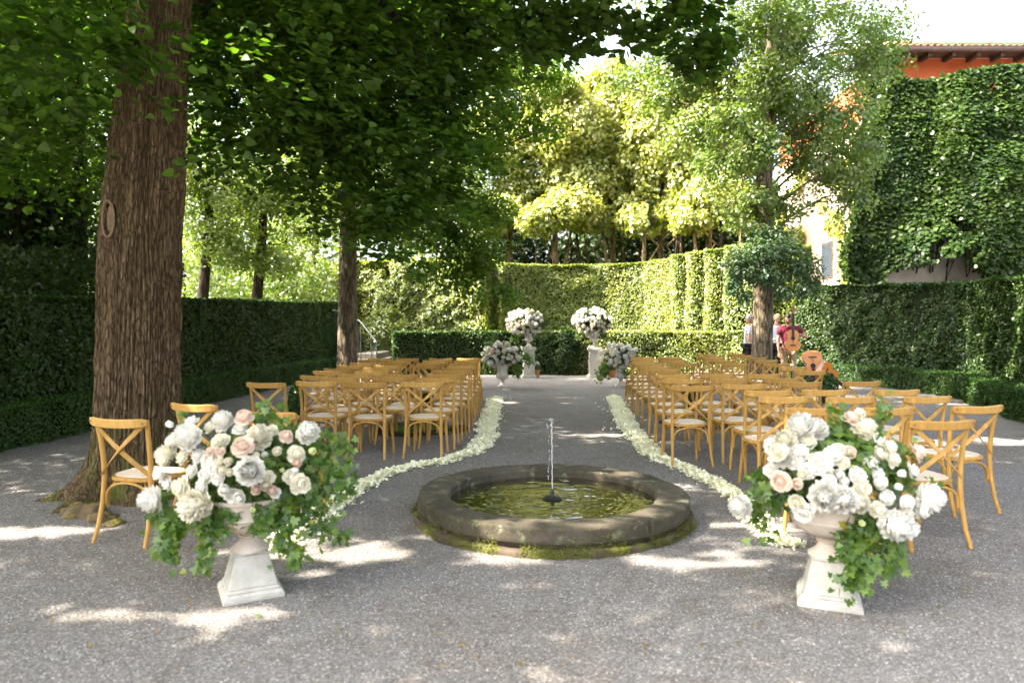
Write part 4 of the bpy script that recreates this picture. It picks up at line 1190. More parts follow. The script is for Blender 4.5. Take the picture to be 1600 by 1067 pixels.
# tufts of moss along the foot and coping
n = 30000
a = rng.random(n)*6.283
w = vnoise(np.stack([np.cos(a)*3, np.sin(a)*3, a*0], 1), 1.0, 5)
k = w > .42; a = a[k]; n = len(a)
sel = rng.random(n)
r_ = np.where(sel < .6, 1.19+rng.normal(size=n)*.025, np.where(sel < .82, 1.155+.01*rng.random(n), 1.12+rng.normal(size=n)*.03))
z_ = np.where(sel < .6, .01+.05*rng.random(n), np.where(sel < .82, .05+.1*rng.random(n), .197))
C = np.stack([r_*np.cos(a), r_*np.sin(a), z_], 1)
scatter('moss_tufts', C, np.stack([np.cos(a), np.sin(a), np.full(n,.8)],1)+rng.normal(size=(n,3))*.5, .0085*(.6+.9*rng.random(n)), T_BOX, M['moss'], ft)
# a few petals floating / fallen on the coping
# ================================================================ CHAIRS
def make_chair():
    root = empty('cross_back_chair', (0,0,0))
    W = .215
    # origin: floor point below the top rail; the sitter faces +y
    seat = MB()
    out = []
    for k in range(36):
        a = 2*math.pi*k/36; c_, s_ = math.cos(a), math.sin(a)
        ex = .62
        x = math.copysign(abs(c_)**ex, c_)*(.225+.0*s_); y = math.copysign(abs(s_)**ex, s_)*.205
        x *= 1+.07*(y/.205)
        out.append((x, y))
    def slab(mbx, sc, z0, z1, dome=0):
        n_ = len(out)
        vs = [(x*sc, .20+y*sc, z0) for x, y in out]+[(x*sc, .20+y*sc, z1) for x, y in out]+[(x*sc*.85, .20+y*sc*.85, z1+dome) for x, y in out]
        fs = [tuple(range(n_-1,-1,-1)), tuple(range(2*n_, 3*n_))]
        for k in range(n_):
            k2 = (k+1) % n_
            fs += [(k,k2,n_+k2,n_+k),(n_+k,n_+k2,2*n_+k2,2*n_+k)]
        mbx.add(vs, fs)
    slab(seat, 1.0, .425, .452, .002); seat.build('seat', M['wood'], root, True, .004)
    s2 = MB(); slab(s2, .90, .4535, .459, .006); s2.build('seat_pad', M['pad'], root, True)
    # rear legs running up to the rail
    for sx in (-1, 1):
        mb = MB()
        pts = [(sx*.222,-.075,0),(sx*.214,-.035,.12),(sx*.207,-.005,.28),(sx*.203,.008,.43),(sx*.204,.004,.56),(sx*.208,-.012,.70),(sx*.214,-.030,.80),(sx*.217,-.04,.865)]
        mb.tube(pts, [.0135,.0155,.0175,.0185,.018,.0165,.016,.015], 10)
        mb.build('leg', M['wood'], root, True)
    for sx in (-1, 1):
        mb = MB()
        mb.tube([(sx*.205,.392,0),(sx*.198,.38,.15),(sx*.186,.365,.32),(sx*.182,.36,.43)], [.0125,.0155,.0185,.0195], 10)
        mb.build('leg', M['wood'], root, True)
    # curved top rail
    mb = MB(); pts = []; ws = []
    for k in range(13):
        t = -1+k/6
        pts.append((t*.243, -.062-.058*(1-t*t)+ (.0), .853-.008*(1-t*t))); ws.append(.062 if abs(t) < .9 else (.056 if abs(t) < .95 else .044))
    mb.strip(pts, ws, .020, up=(0,-.12,1)); rail = mb.build('top_rail', M['wood'], root, True, .006)
    mb = MB()
    for sx in (-1, 1):
        mb.tube([(sx*.223,-.084,.852),(sx*.223,-.092,.852)], .0065, 8)
    mb.build('screw_caps', M['rivet'], rail, True)
    # crossed slats
    for sx in (-1, 1):
        mb = MB(); pts = []
        for k in range(11):
            t = k/10
            x = sx*(.222-.435*t); z = .845-.375*t
            bow = -.030*math.sin(math.pi*t)
            y = -.062+(.062+.0)*t+bow-(.006 if sx > 0 else -.004)
            pts.append((x, y, z))
        mb.strip(pts, .032, .008, up=(0,-1,.0) if False else (sx*.65,0,.76))
        mb.build('cross_slat', M['wood'], root, True, .002)
    # bent hoops under the seat
    def hoop(a, b, h0, h1):
        a = Vector(a); b = Vector(b); pts = []
        for k in range(13):
            t = math.pi*k/12
            q = a.lerp(b, .5-.5*math.cos(t)); pts.append((q.x, q.y, h0+(h1-h0)*math.sin(t)**.6))
        return pts
    mb = MB()
    mb.tube(hoop((-.19,.005,0),(.19,.005,0),.26,.415), .0095, 8)
    mb.build('brace', M['wood'], root, True)
    for sx in (-1, 1):
        mb = MB(); mb.tube(hoop((sx*.195,.02,0),(sx*.18,.355,0),.24,.412), .0095, 8)
        mb.build('brace', M['wood'], root, True)
    mb = MB(); mb.tube(hoop((-.175,.36,0),(.175,.36,0),.26,.412), .0095, 8); mb.build('brace', M['wood'], root, True)
    return root
proto = make_chair()
RT = .865
used = [False]
ORD = ['first','second','third','fourth','fifth','sixth','seventh','eighth','ninth','tenth','eleventh','twelfth','thirteenth','fourteenth']
def put_chair(cx, y, label, group, rz=None, altar=(.6, 26)):
    p = G(cx, y+1.5, RT)
    c = proto if not used[0] else copy_tree(proto)
    used[0] = True
    if rz is None: rz = math.atan2(-(altar[0]-p.x), altar[1]-p.y)
    c.location = (p.x, p.y, 0)
    c.rotation_euler = (0, 0, rz+random.uniform(-.035,.035))
    tag(c, label, 'chair', group); return c
LG = 'cross-back chairs of the left seating block'
RG = 'cross-back chairs of the right seating block'
left = [
 [(661.5,596),(573.3,596.5),(497.5,595),(420.5,597)],
 [(683.3,589.5),(614,587.5),(536,589.5)],
 [(697,584),(627,584),(561,583.5),(500,586)],
 [(710,578.5),(582,579),(517,578.5)],
 [(715.5,574.5),(666,569.5),(593.5,574),(532.5,575)],
 [(721.7,570.5),(673,565.8),(608,570),(551.5,570)],
 [(724.5,567),(681.5,562.3),(617.5,565.7),(568.5,566)],
 [(729.5,562.5),(690,559.2),(625.5,562),(580,561)],
 [(733.5,559),(638,559),(594.5,559)]]
for r, row in enumerate(left):
    for s, (cx, y) in enumerate(row):
        lab = f'cross-back chair in the left block, {ORD[r]} row from the fountain, {ORD[s]} chair from the aisle'
        put_chair(cx, y, lab, LG)
put_chair(426, 642, 'cross-back chair in warm light just behind the near left flower arrangement', LG, R(-16))
put_chair(312, 630, 'cross-back chair standing beside the big trunk, half hidden by the near left flowers', LG, R(-24))
put_chair(197, 652.5, 'lone cross-back chair at the foot of the big trunk, nearest the camera on the left', LG, R(-17))
right = [
 [(1320,656.5),(1461,655.5)],
 [(1267,635.5),(1377,635.5),(1516.8,632.8)],
 [(1220,618.5),(1323,619),(1441,618.5)],
 [(1196,609),(1284,608),(1395,608)],
 [(1080,601.5),(1158,599),(1247,596),(1341,595)],
 [(1063,591),(1137,590.5),(1217,590)],
 [(1049.7,584),(1118.5,583),(1187,583.5)],
 [(1036,576.5),(1262,578.5)],
 [(1024,572.3),(1145,567.5),(1235,572.5)],
 [(1015,568),(1065,566.5),(1128.5,562.5),(1211,567)],
 [(1006.5,564.5),(1051,562),(1113,557.8),(1194.5,561.5)],
 [(1002,560),(1046.5,559),(1107,555.2),(1179,557.5)],
 [(1002,557),(1043,556.8),(1101.5,552.5),(1158,554)],
 [(1148,551.5)]]
for r, row in enumerate(right):
    for s, (cx, y) in enumerate(row):
        rz = None
        if r == 0: rz = R(8)+.02*s
        if r == 1: rz = R([6,9,12][s])
        if r == 2: rz = R([6,8,10][s])
        if len(row) == 1: lab = 'hindmost cross-back chair of the right block, farthest from the camera'
        else: lab = f'cross-back chair in the right block, {ORD[r]} row from the camera, {ORD[s]} chair from the aisle'
        put_chair(cx, y, lab, RG, rz, (.6, 30))

# ================================================================ URNS AND PLINTHS
def plinth_near(loc, rz, label):
    root = MB()
    # sloping pedestal of cast stone with stepped foot
    for (w0, w1, z0, z1) in ((.375,.375,0,.030),(.370,.335,.031,.052),(.325,.31,.053,.072),(.30,.205,.073,.262),(.215,.215,.263,.274)):
        root.frustum(w0, w1, z0-.0, z1)
    # fill the hairline gaps
    root.frustum(.28, .19, .02, .27)
    o = root.build('stone_plinth', M['plinth'], None, bevel=.006, bseg=2)
    o.location = loc; o.rotation_euler = (0,0,rz); o.scale = (.86,.86,.9)
    return tag(o, label, 'plinth', 'sloping stone plinths of the near urns')
def urn_near(loc, label, sc=1.0):
    root = empty('stone_urn', loc, 0, label, 'urn', 'wide bowl urns at the front'); root.scale = (1.16,1.16,.95)
    def S(p): return [(r*sc, z*sc) for r, z in p]
    mb = MB(); mb.lathe(S([(1e-6,.0),(.088,.0),(.09,.012),(.080,.022),(.060,.040),(.048,.060),(.045,.075),(.055,.085),(.056,.092),(.046,.098),(.06,.112)]), 48); mb.build('foot', M['urn'], root, True)
    mb = MB(); mb.lathe(S([(.056,.1121),(.10,.128),(.138,.155),(.158,.185),(.163,.205),(.168,.210),(.168,.217),(.162,.222),(.166,.262),(.176,.300),(.186,.306),(.188,.318),(.180,.326),(.165,.322),(.155,.29)]), 56); mb.build('bowl', M['urn'], root, True)
    mb = MB(); mb.lathe(S([(1e-6,.291),(.158,.291)]), 32); mb.build('soil', M['soil'], root)
    return root
pn1 = G(383, 933); pn1.z = 0
pn2 = G(1305, 946); pn2.z = 0
pn1 = Vector((pn1.x, pn1.y+.08, 0)); pn2 = Vector((pn2.x, pn2.y+.08, 0))
plinth_near(pn1, R(28), 'pale sloping stone plinth under the near left flower urn')
plinth_near(pn2, R(-22), 'pale sloping stone plinth under the near right flower urn')
urn_near((pn1.x, pn1.y, .2472), 'limewashed bowl urn almost hidden by ivy and white flowers, near left')
urn_near((pn2.x, pn2.y, .2472), 'pinkish limewashed bowl urn on the near right plinth', 1.04)
def urn_far(loc, label, h=.5, mat=None):
    root = empty('fluted_urn', loc, 0, label, 'urn', 'fluted campana urns by the altar')
    s = h/.55
    def S(p): return [(r*s, z*s) for r, z in p]
    mat = mat or M['urn_grey']
    mb = MB(); mb.frustum(.24*s, .24*s, 0, .045*s); mb.lathe(S([(.105,.046),(.10,.065),(.07,.09),(.05,.13),(.045,.17),(.06,.19),(.045,.2)]), 32); mb.build('foot', mat, root, True)
    prof = [(.05,.201),(.10,.215),(.14,.25),(.15,.29),(.135,.32),(.125,.345),(.12,.37),(.125,.44),(.14,.50),(.165,.53),(.17,.545),(.155,.55),(.13,.53),(.12,.47)]
    mb = MB(); mb.lathe(S(prof), 72, None, 18, .045, (.22*s,.33*s)); mb.build('bowl', mat, root, True)
    return root
def pedestal(loc, rz, label, h=.90):
    mb = MB()
    mb.box(-.22,.22,-.22,.22,0,.07); mb.box(-.185,.185,-.185,.185,.0701,.10); mb.box(-.165,.165,-.165,.165,.1001,h-.1)
    mb.box(-.18,.18,-.18,.18,h-.0999,h-.07); mb.box(-.21,.21,-.21,.21,h-.0699,h)
    for sy in (-1,):
        mb.box(-.12,.12,-.170,-.1655,.16,h-.16)
    o = mb.build('square_pedestal', M['plinth'], None, bevel=.008); o.location = loc; o.rotation_euler = (0,0,rz)
    return tag(o, label, 'pedestal', 'tall square pedestals by the altar')
pt1 = G(826, 590); pt2 = G(929, 590)
ps1 = G(785, 606); ps2 = G(970, 604)
pedestal((pt1.x,pt1.y,0), R(4), 'tall pale stone pedestal under the left of the two raised urns')
pedestal((pt2.x,pt2.y,0), R(-4), 'tall pale stone pedestal under the right of the two raised urns')
urn_far((pt1.x,pt1.y,.9005), 'fluted stone urn raised on the left tall pedestal', .46)
urn_far((pt2.x,pt2.y,.9005), 'fluted stone urn raised on the right tall pedestal', .46)
urn_far((ps1.x,ps1.y,0), 'fluted stone urn on the ground at the far end of the left petal trail', .56)
urn_far((ps2.x,ps2.y,0), 'fluted stone urn on the ground beside the right aisle chairs', .54)

# ================================================================ FLOWERS
def petal_grid(L, w, cup, curl, ruff, ph):
    """one petal rising along +z from the origin, opening outward in +y"""
    nu, nv_ = 5, 4
    vs = []
    for j in range(nv_+1):
        t = j/nv_
        ww = w*math.sin(min(1, .18+t*1.02)*math.pi*.62)
        for i in range(nu):
            s = -1+2*i/(nu-1)
            x = s*ww
            y = cup*(1-t)*t*2*.35 + curl*t*t - .42*w*(s*s)*(1-.3*t)
            z = L*t - .10*L*s*s*t
            z += ruff*math.sin(s*5+ph)*t*L*.10; y += ruff*math.cos(s*6+ph*1.7)*t*L*.07
            vs.append((x, y, z))
    fs = [(j*nu+i, j*nu+i+1, (j+1)*nu+i+1, (j+1)*nu+i) for j in range(nv_) for i in range(nu-1)]
    return vs, fs
def flower_mesh(kind, seed, mat):
    rnd = random.Random(seed); mb = MB()
    def ring(n, tilt, L, w, curl, ruff, r0=0, z0=0, ph0=0):
        for k in range(n):
            a = 2*math.pi*k/n+ph0+rnd.uniform(-.15,.15)
            vs, fs = petal_grid(L*rnd.uniform(.9,1.1), w*rnd.uniform(.9,1.1), 1, curl*rnd.uniform(.7,1.3), ruff, rnd.uniform(0,6))
            Mx = Matrix.Rotation(a, 4, 'Z') @ Matrix.Translation((0, r0, z0)) @ Matrix.Rotation(-R(tilt+rnd.uniform(-6,6)), 4, 'X')
            mb.add(vs, fs, Mx)
    if kind == 'peony':       # unit radius about 1
        ring(8, 104, .92, .50, .05, 1.0, .05, -.12)
        ring(10, 88, .95, .44, -.1, 1.1, .05, -.08, .3)
        ring(12, 72, .97, .36, -.2, 1.2, .04, -.05, .7)
        ring(13, 58, .98, .32, -.26, 1.3, .04, 0, .2)
        ring(13, 44, .97, .28, -.3, 1.4, .03, .02, .5)
        ring(12, 31, .96, .24, -.3, 1.4, .03, .03, .1)
        ring(10, 18, .94, .22, -.25, 1.4, .02, .04, .8)
        ring(6, 6, .92, .18, -.05, 2.4, .0, .05, .4)
    elif kind == 'open':
        ring(6, 88, .95, .58, .1, .5, .05, -.1)
        ring(6, 66, .85, .5, -.1, .6, .04, -.05, .5)
        ring(5, 40, .7, .4, -.2, .6, .03, 0, .2)
        ring(5, 18, .5, .28, -.15, .6, .02, 0, .6)
    elif kind == 'rose':
        ring(5, 78, .92, .56, .25, .2, .06, -.1)
        ring(5, 58, .86, .5, .12, .2, .05, -.05, .6)
        ring(5, 40, .80, .44, .0, .15, .05, 0, .2)
        ring(5, 26, .76, .36, -.12, .1, .06, 0, .8)
        ring(4, 15, .74, .28, -.15, .1, .05, 0, .3)
        ring(4, 6, .72, .2, -.12, .1, .03, 0, .9)
        ring(3, 0, .68, .13, -.08, .1, .02, 0, .2)
    elif kind == 'bud':
        ring(5, 22, 1.0, .5, -.35, .1, .12, -.3)
        ring(5, 12, 1.0, .42, -.35, .1, .1, -.2, .6)
        ring(4, 4, .95, .3, -.25, .1, .05, -.1, .2)
    elif kind == 'ranunculus':
        for q, (tl, L) in enumerate(((95,.8),(80,.85),(64,.88),(50,.9),(37,.9),(25,.88),(14,.86),(5,.8))):
            ring(7 if q < 6 else 5, tl, L, .42-.03*q, -.38, .1, .02, -.05+.02*q, q*.45)
    me = bpy.data.meshes.new(kind); me.from_pydata(mb.v, [], mb.f)
    me.polygons.foreach_set('use_smooth', [True]*len(me.polygons)); me.materials.append(mat); return me
FM = {}
NM = {'peony':'peony','open':'open_peony','rose':'rose','bud':'bud','ranunculus':'small_round_bloom'}
def flower(root, kind, mt, p, nrm, r, seed):
    if (kind, mt) not in FM: FM[(kind, mt)] = [flower_mesh(kind, q*17+len(kind)+len(mt), M[mt]) for q in range(3)]
    me = FM[(kind, mt)][seed % 3]
    o = bpy.data.objects.new(NM[kind], me); link(o, root)
    nv_ = Vector(nrm).normalized()
    q = nv_.to_track_quat('Z', 'Y')
    o.rotation_mode = 'QUATERNION'
    from mathutils import Quaternion
    o.rotation_quaternion = q @ Quaternion((0,0,1), seed*1.3)
    o.location = p; o.scale = (r, r, r)
    return o
def arrangement(loc, label, blooms, vines, n_fol, rad, group, zc, leafs=.045, seed=1, tall=1.0):
    """blooms: (dx, dy, dz, kind, mat, r) relative to loc; facing away from the centre (0,0,zc)"""
    root = empty('flower_arrangement', loc, 0, label, 'flowers', group)
    rnd = random.Random(seed); stems = MB()
    for i, (x, y, z, k_, mt, r) in enumerate(blooms):
        nrm = Vector((x, y*1.0, (z-zc)*1.0+.06))
        if nrm.length < 1e-3: nrm = Vector((0,-1,.5))
        nrm = nrm.normalized()+Vector((0,-.35,.15))
        flower(root, k_, mt, (x, y, z), nrm, r, i+seed)
        a = Vector((x,y,z))-nrm.normalized()*r*.1
        stems.tube([Vector((x*.1,y*.1,zc*.1)), a.lerp(Vector((0,0,zc*.3)), .5)+Vector((0,0,.03)), a], [.004,.0035,.003], 5)
    stems.build('stems', M['stem'], root, True)
    # foliage mass
    v = rng.normal(size=(n_fol,3)); v /= np.linalg.norm(v, axis=1, keepdims=True)
    C = v*np.array(rad)*(.30+.52*rng.random(n_fol)**.6)[:,None]; C[:,2] += zc
    k = C[:,2] > -.02
    C = C[k]; v = v[k]
    scatter('foliage', C, v+np.array([0,-.3,.5])+rng.normal(size=v.shape)*.5, leafs*(.6+.8*rng.random(len(C))), T_IVY if leafs > .03 and len(C) < 4000 else T_BOX, M['ivysprig'] if rad[0] > .3 and loc[1] < 6 else M['boxleaf'], root, along=v+np.array([0,0,-.4])+rng.normal(size=v.shape)*.5)
    # trailing ivy vines
    Cs = []; tw = MB()
    for (pts, dn, spread) in vines:
        P = [Vector(p) for p in pts]
        mbv = MB(); mbv.tube(P, .003, 5); mbv.build('vine_stem', M['stem'], root, True)
        for i in range(len(P)-1):
            m_ = int((P[i+1]-P[i]).length*dn)
            for q in range(m_):
                b = P[i].lerp(P[i+1], rnd.random()); Cs.append((b.x+rnd.gauss(0,spread), b.y+rnd.gauss(0,spread*.8), b.z+rnd.gauss(0,spread)))
    if Cs:
        C = np.array(Cs)
        scatter('trailing_ivy', C, rnorm(len(C), (0,-.8,.5), .5), leafs*1.05*(.6+.7*rng.random(len(C))), T_IVY, M['ivysprig'], root, along=rng.normal(size=C.shape)*.6+np.array([0,0,-1]))
    return root
def rel(px, py, c, dy=0.0):
    """offset from the arrangement's centre c for something seen at (px,py), dy metres behind it"""
    p = D(px, py, c.y+dy); return (p.x-c.x, dy, p.z-c.z)
# -- near left arrangement
cL = Vector((pn1.x, pn1.y, .585))
P_, O_, Ro, Bd, Rn = 'peony','open','rose','bud','ranunculus'
bl = [
 (296,684,-.10,P_,'white',.062),(262,712,-.05,P_,'cream',.050),(240,780,-.12,P_,'white',.058),(307,788,-.20,P_,'cream',.070),(390,736,-.26,P_,'white',.062),(404,684,-.08,P_,'cream',.058),
 (480,677,-.02,P_,'white',.052),(330,720,-.16,O_,'white',.050),(345,690,-.08,O_,'cream',.045),(349,660,-.02,P_,'white',.048),(470,756,-.14,O_,'cream',.048),(362,775,-.22,O_,'white',.034),(372,772,-.22,Rn,'white',.030),
 (381,653,-.03,Ro,'blush',.046),(379,697,-.18,Ro,'blush',.050),(455,745,-.12,O_,'cream',.036),(284,760,-.16,Ro,'cream',.050),(447,682,-.05,Ro,'blush',.034),(463,710,-.10,Ro,'cream',.044),(462,724,-.12,Rn,'blush',.026),
 (337,692,-.15,Ro,'cream',.024),(328,705,-.17,Ro,'blush',.024),(344,706,-.18,Ro,'blush',.024),(257,718,-.1,Ro,'cream',.036),(250,740,-.12,O_,'white',.040),(262,755,-.12,O_,'white',.034),(315,760,-.18,O_,'white',.032),
 (400,765,-.22,Rn,'blush',.026),(415,758,-.2,Rn,'cream',.03),(424,765,-.2,Rn,'blush',.026),(345,722,-.2,Rn,'cream',.024),(358,722,-.2,Rn,'cream',.024),(350,735,-.22,Rn,'cream',.022),(336,732,-.2,O_,'white',.04),(360,738,-.22,Rn,'cream',.022),
 (321,742,-.2,O_,'white',.038),(340,745,-.22,O_,'white',.034),(352,765,-.24,Rn,'white',.032),(375,778,-.24,Rn,'white',.03),(432,706,-.12,Rn,'greenbud' if False else 'cream',.026),(400,712,-.16,Rn,'cream',.020),(413,712,-.1,Bd,'white',.03),
 (486,706,-.06,Bd,'greenbud',.032),(460,735,-.1,Bd,'white',.03),(324,752,-.2,Bd,'greenbud',.018),(300,735,-.12,O_,'white',.034),(430,770,-.18,O_,'white',.026),(420,745,-.18,O_,'cream',.030),(270,690,-.03,O_,'white',.044),(285,715,-.1,O_,'cream',.036),
 (375,670,-.04,O_,'white',.036),(310,712,-.1,O_,'white',.036),(440,735,-.1,Bd,'greenbud',.022),(268,665,0,Bd,'white',.03),(395,795,-.2,Bd,'greenbud',.024),(425,672,0,O_,'cream',.03),(300,660,.04,O_,'white',.04),(330,668,.06,O_,'cream',.04)]
bl = [(*rel(a,b,cL,c-.07), d, e, f*1.22) for a,b,c,d,e,f in bl]
def V_(*pts): return [rel(a,b,cL,c) for a,b,c in pts]
vines = [
 (V_((385,775,-.1),(300,800,-.15),(265,830,-.14),(268,872,-.12)),330,.035),(V_((340,780,-.15),(322,830,-.18),(320,875,-.18),(322,890,-.18)),300,.022),
 (V_((400,770,-.12),(460,770,-.05),(510,750,0),(545,720,.02)),330,.045),(V_((440,740,0),(500,700,.05),(535,690,.05)),300,.04),(V_((420,780,-.1),(450,810,-.12),(440,850,-.14),(470,870,-.14)),330,.04),
 (V_((430,790,-.05),(480,800,-.02),(520,830,0),(530,845,0)),300,.045),(V_((395,660,.05),(415,645,.05),(430,640,.05)),320,.03),(V_((260,770,-.05),(255,810,-.08),(262,850,-.08)),300,.035),
 (V_((450,720,0),(500,770,0),(540,760,0)),260,.045),(V_((330,790,-.15),(360,800,-.2),(350,830,-.18)),260,.03),(V_((400,790,-.15),(430,820,-.16),(400,815,-.18)),280,.03),(V_((300,680,0),(280,660,0)),160,.03),(V_((440,670,.05),(480,690,.1),(500,720,.1)),300,.05)]
arrangement(cL, 'near left arrangement of white peonies and blush roses trailing ivy over its urn', bl, vines, 1900, (.36,.30,.24), 'flower arrangements in the near urns', .13, .046, 3)
# -- near right arrangement
cR = Vector((pn2.x, pn2.y, .60))
bl = [
 (1253,668,-.02,P_,'white',.060),(1275,672,0,P_,'white',.05),(1228,690,-.04,P_,'cream',.048),(1220,712,-.08,P_,'white',.052),(1246,708,-.1,O_,'white',.046),(1215,706,-.15,Ro,'cream',.040),(1220,752,-.18,Ro,'blush',.045),
 (1288,776,-.25,P_,'white',.064),(1318,780,-.27,P_,'white',.056),(1340,784,-.25,P_,'cream',.046),(1282,724,-.2,O_,'white',.050),(1300,712,-.16,O_,'white',.044),(1255,800,-.18,O_,'white',.044),(1245,785,-.16,O_,'cream',.036),
 (1350,672,.02,P_,'cream',.052),(1370,690,-.02,O_,'white',.044),(1388,700,-.05,Ro,'cream',.044),(1394,718,-.08,Ro,'cream',.040),(1371,710,-.08,Ro,'cream',.04),(1465-33,706,.0,Ro,'blush',.046),(1330,655,.05,Ro,'blush',.046),(1342,647,.05,Ro,'cream',.034),
 (1372,753,-.2,Rn,'white',.038),(1381,776,-.22,Rn,'white',.040),(1411,783,-.22,Rn,'white',.042),(1448,776,-.16,P_,'white',.062),(1440,795,-.18,O_,'white',.046),(1395,818,-.26,P_,'white',.064),(1420,825,-.25,O_,'white',.05),(1370,795,-.25,O_,'cream',.036),
 (1310,702,-.14,Ro,'cream',.032),(1328,706,-.15,Ro,'blush',.030),(1318,722,-.18,Ro,'cream',.03),(1262,735,-.18,O_,'white',.036),(1340,742,-.2,O_,'white',.038),(1347,762,-.22,O_,'cream',.040),(1310,742,-.2,Rn,'white',.028),(1318,752,-.22,Rn,'white',.024),
 (1288,712,-.14,Rn,'cream',.022),(1270,716,-.16,Rn,'cream',.024),(1254,742,-.2,Rn,'cream',.024),(1245,756,-.2,Ro,'blush',.026),(1180-22,790,-.04,P_,'white',.05),(1295,740,-.2,Rn,'cream',.02),(1360,725,-.14,O_,'white',.036),(1372,740,-.16,O_,'white',.03),
 (1425,735,-.05,O_,'white',.036),(1405,740,-.12,Bd,'white',.03),(1330,730,-.16,Bd,'greenbud',.022),(1205,695,0,O_,'white',.04),(1205,735,-.05,O_,'white',.036),(1262,690,-.05,O_,'cream',.036),(1400,760,-.18,Bd,'white',.03),(1345,815,-.24,Bd,'greenbud',.026),(1415,800,-.2,O_,'cream',.04),(1240,722,-.12,O_,'white',.034),(1296,755,-.24,O_,'white',.034),(1270,690,0,Rn,'cream',.026)]
bl = [(*rel(a,b,cR,c-.07), d, e, f*1.24) for a,b,c,d,e,f in bl]
def V_(*pts): return [rel(a,b,cR,c) for a,b,c in pts]
vines = [
 (V_((1300,760,-.1),(1210,760,-.02),(1185,790,0),(1200,825,0)),330,.045),(V_((1280,740,0),(1200,745,.05),(1175,760,.05)),300,.04),(V_((1350,800,-.2),(1350,840,-.22),(1325,870,-.22),(1335,915,-.22)),420,.04),
 (V_((1340,810,-.2),(1370,850,-.22),(1345,895,-.22)),420,.045),(V_((1370,820,-.2),(1400,850,-.22),(1395,885,-.22)),320,.03),(V_((1330,680,0),(1350,700,-.05),(1365,740,-.1),(1350,720,-.12)),420,.05),(V_((1370,700,.05),(1400,740,.02),(1430,760,0)),380,.05),
 (V_((1350,690,.1),(1375,650,.1),(1382,630,.1)),260,.025),(V_((1300,690,.02),(1330,660,.05),(1300,650,.05)),300,.04),(V_((1330,800,-.2),(1310,850,-.2)),150,.03),(V_((1385,730,-.05),(1420,700,0)),240,.04)]
arrangement(cR, 'near right arrangement of white peonies and blush roses with ivy hanging down its urn', bl, vines, 1900, (.36,.30,.24), 'flower arrangements in the near urns', .15, .046, 5)
# -- four arrangements by the altar
def far_arr(c, label, px0, px1, py0, py1, n, seed, vines):
    rnd = random.Random(seed)
    a = rel(px0, py1, c); b = rel(px1, py0, c)
    cx_, cz_ = (a[0]+b[0])/2, (a[2]+b[2])/2; rx_, rz_ = (b[0]-a[0])/2, (b[2]-a[2])/2
    bl = []
    tries = 0
    while len(bl) < n and tries < 4000:
        tries += 1
        u = rnd.uniform(-1,1); w = rnd.uniform(-1,1); q = u*u+w*w
        if q > 1.05: continue
        y = -.42*math.sqrt(max(0, 1.06-q))*rx_*1.3 + rnd.uniform(-.03,.03)
        if rnd.random() < .22: y = -y*.8
        x = cx_+u*rx_*.9; z = cz_+w*rz_*.88
        r = rnd.choice((.075,.085,.07,.05,.06))
        if any((x-o[0])**2+(z-o[2])**2+(y-o[1])**2 < ((r+o[5])*.66)**2 for o in bl): continue
        k_, mt = rnd.choice(((P_,'white'),(P_,'white'),(P_,'cream'),(O_,'white'),(O_,'white'),(Rn,'white'),(P_,'white'),(P_,'cream'),(O_,'white'),(Rn,'cream'),(Ro,'blush'),(Ro,'cream')))
        bl.append((x, y, z, k_, mt, r))
    return arrangement(c, label, bl, vines, 3000, (rx_*.97, rx_*.66, rz_*.93), 'flower arrangements by the altar', cz_, .06, seed)
c1 = Vector((pt1.x, pt1.y, 1.36)); c2 = Vector((pt2.x, pt2.y, 1.36)); c3 = Vector((ps1.x, ps1.y, .56)); c4 = Vector((ps2.x, ps2.y, .54))
def VV(c, *pts): return [rel(a,b,c,q) for a,b,q in pts]
far_arr(c1, 'big round bouquet of white and blush flowers on the left raised urn', 789, 852, 481, 527, 84, 11, [(VV(c1,(820,515,0),(800,530,0),(795,535,0)),160,.06),(VV(c1,(840,520,0),(858,520,0)),120,.05)])
far_arr(c2, 'brightly sunlit round bouquet of white flowers on the right raised urn', 893, 957, 480, 526, 88, 12, [(VV(c2,(935,520,0),(955,530,0)),150,.06),(VV(c2,(910,520,0),(900,528,0)),150,.05)])
far_arr(c3, 'low bouquet of white flowers in the ground urn beside the left aisle chairs', 751, 815, 534, 574, 62, 13, [(VV(c3,(800,565,-.05),(812,578,-.05),(806,587,-.05)),420,.06),(VV(c3,(805,560,0),(825,555,0),(828,567,0)),360,.05),(VV(c3,(770,560,0),(755,572,0)),260,.06),(VV(c3,(770,550,0),(762,535,0)),200,.04)])
far_arr(c4, 'low bouquet of white flowers in the ground urn beside the right aisle chairs', 934, 1000, 536, 574, 62, 14, [(VV(c4,(955,565,-.05),(940,578,-.05),(936,590,-.05)),460,.06),(VV(c4,(950,565,0),(946,588,0)),300,.05),(VV(c4,(970,570,-.1),(980,588,-.1)),300,.05)])
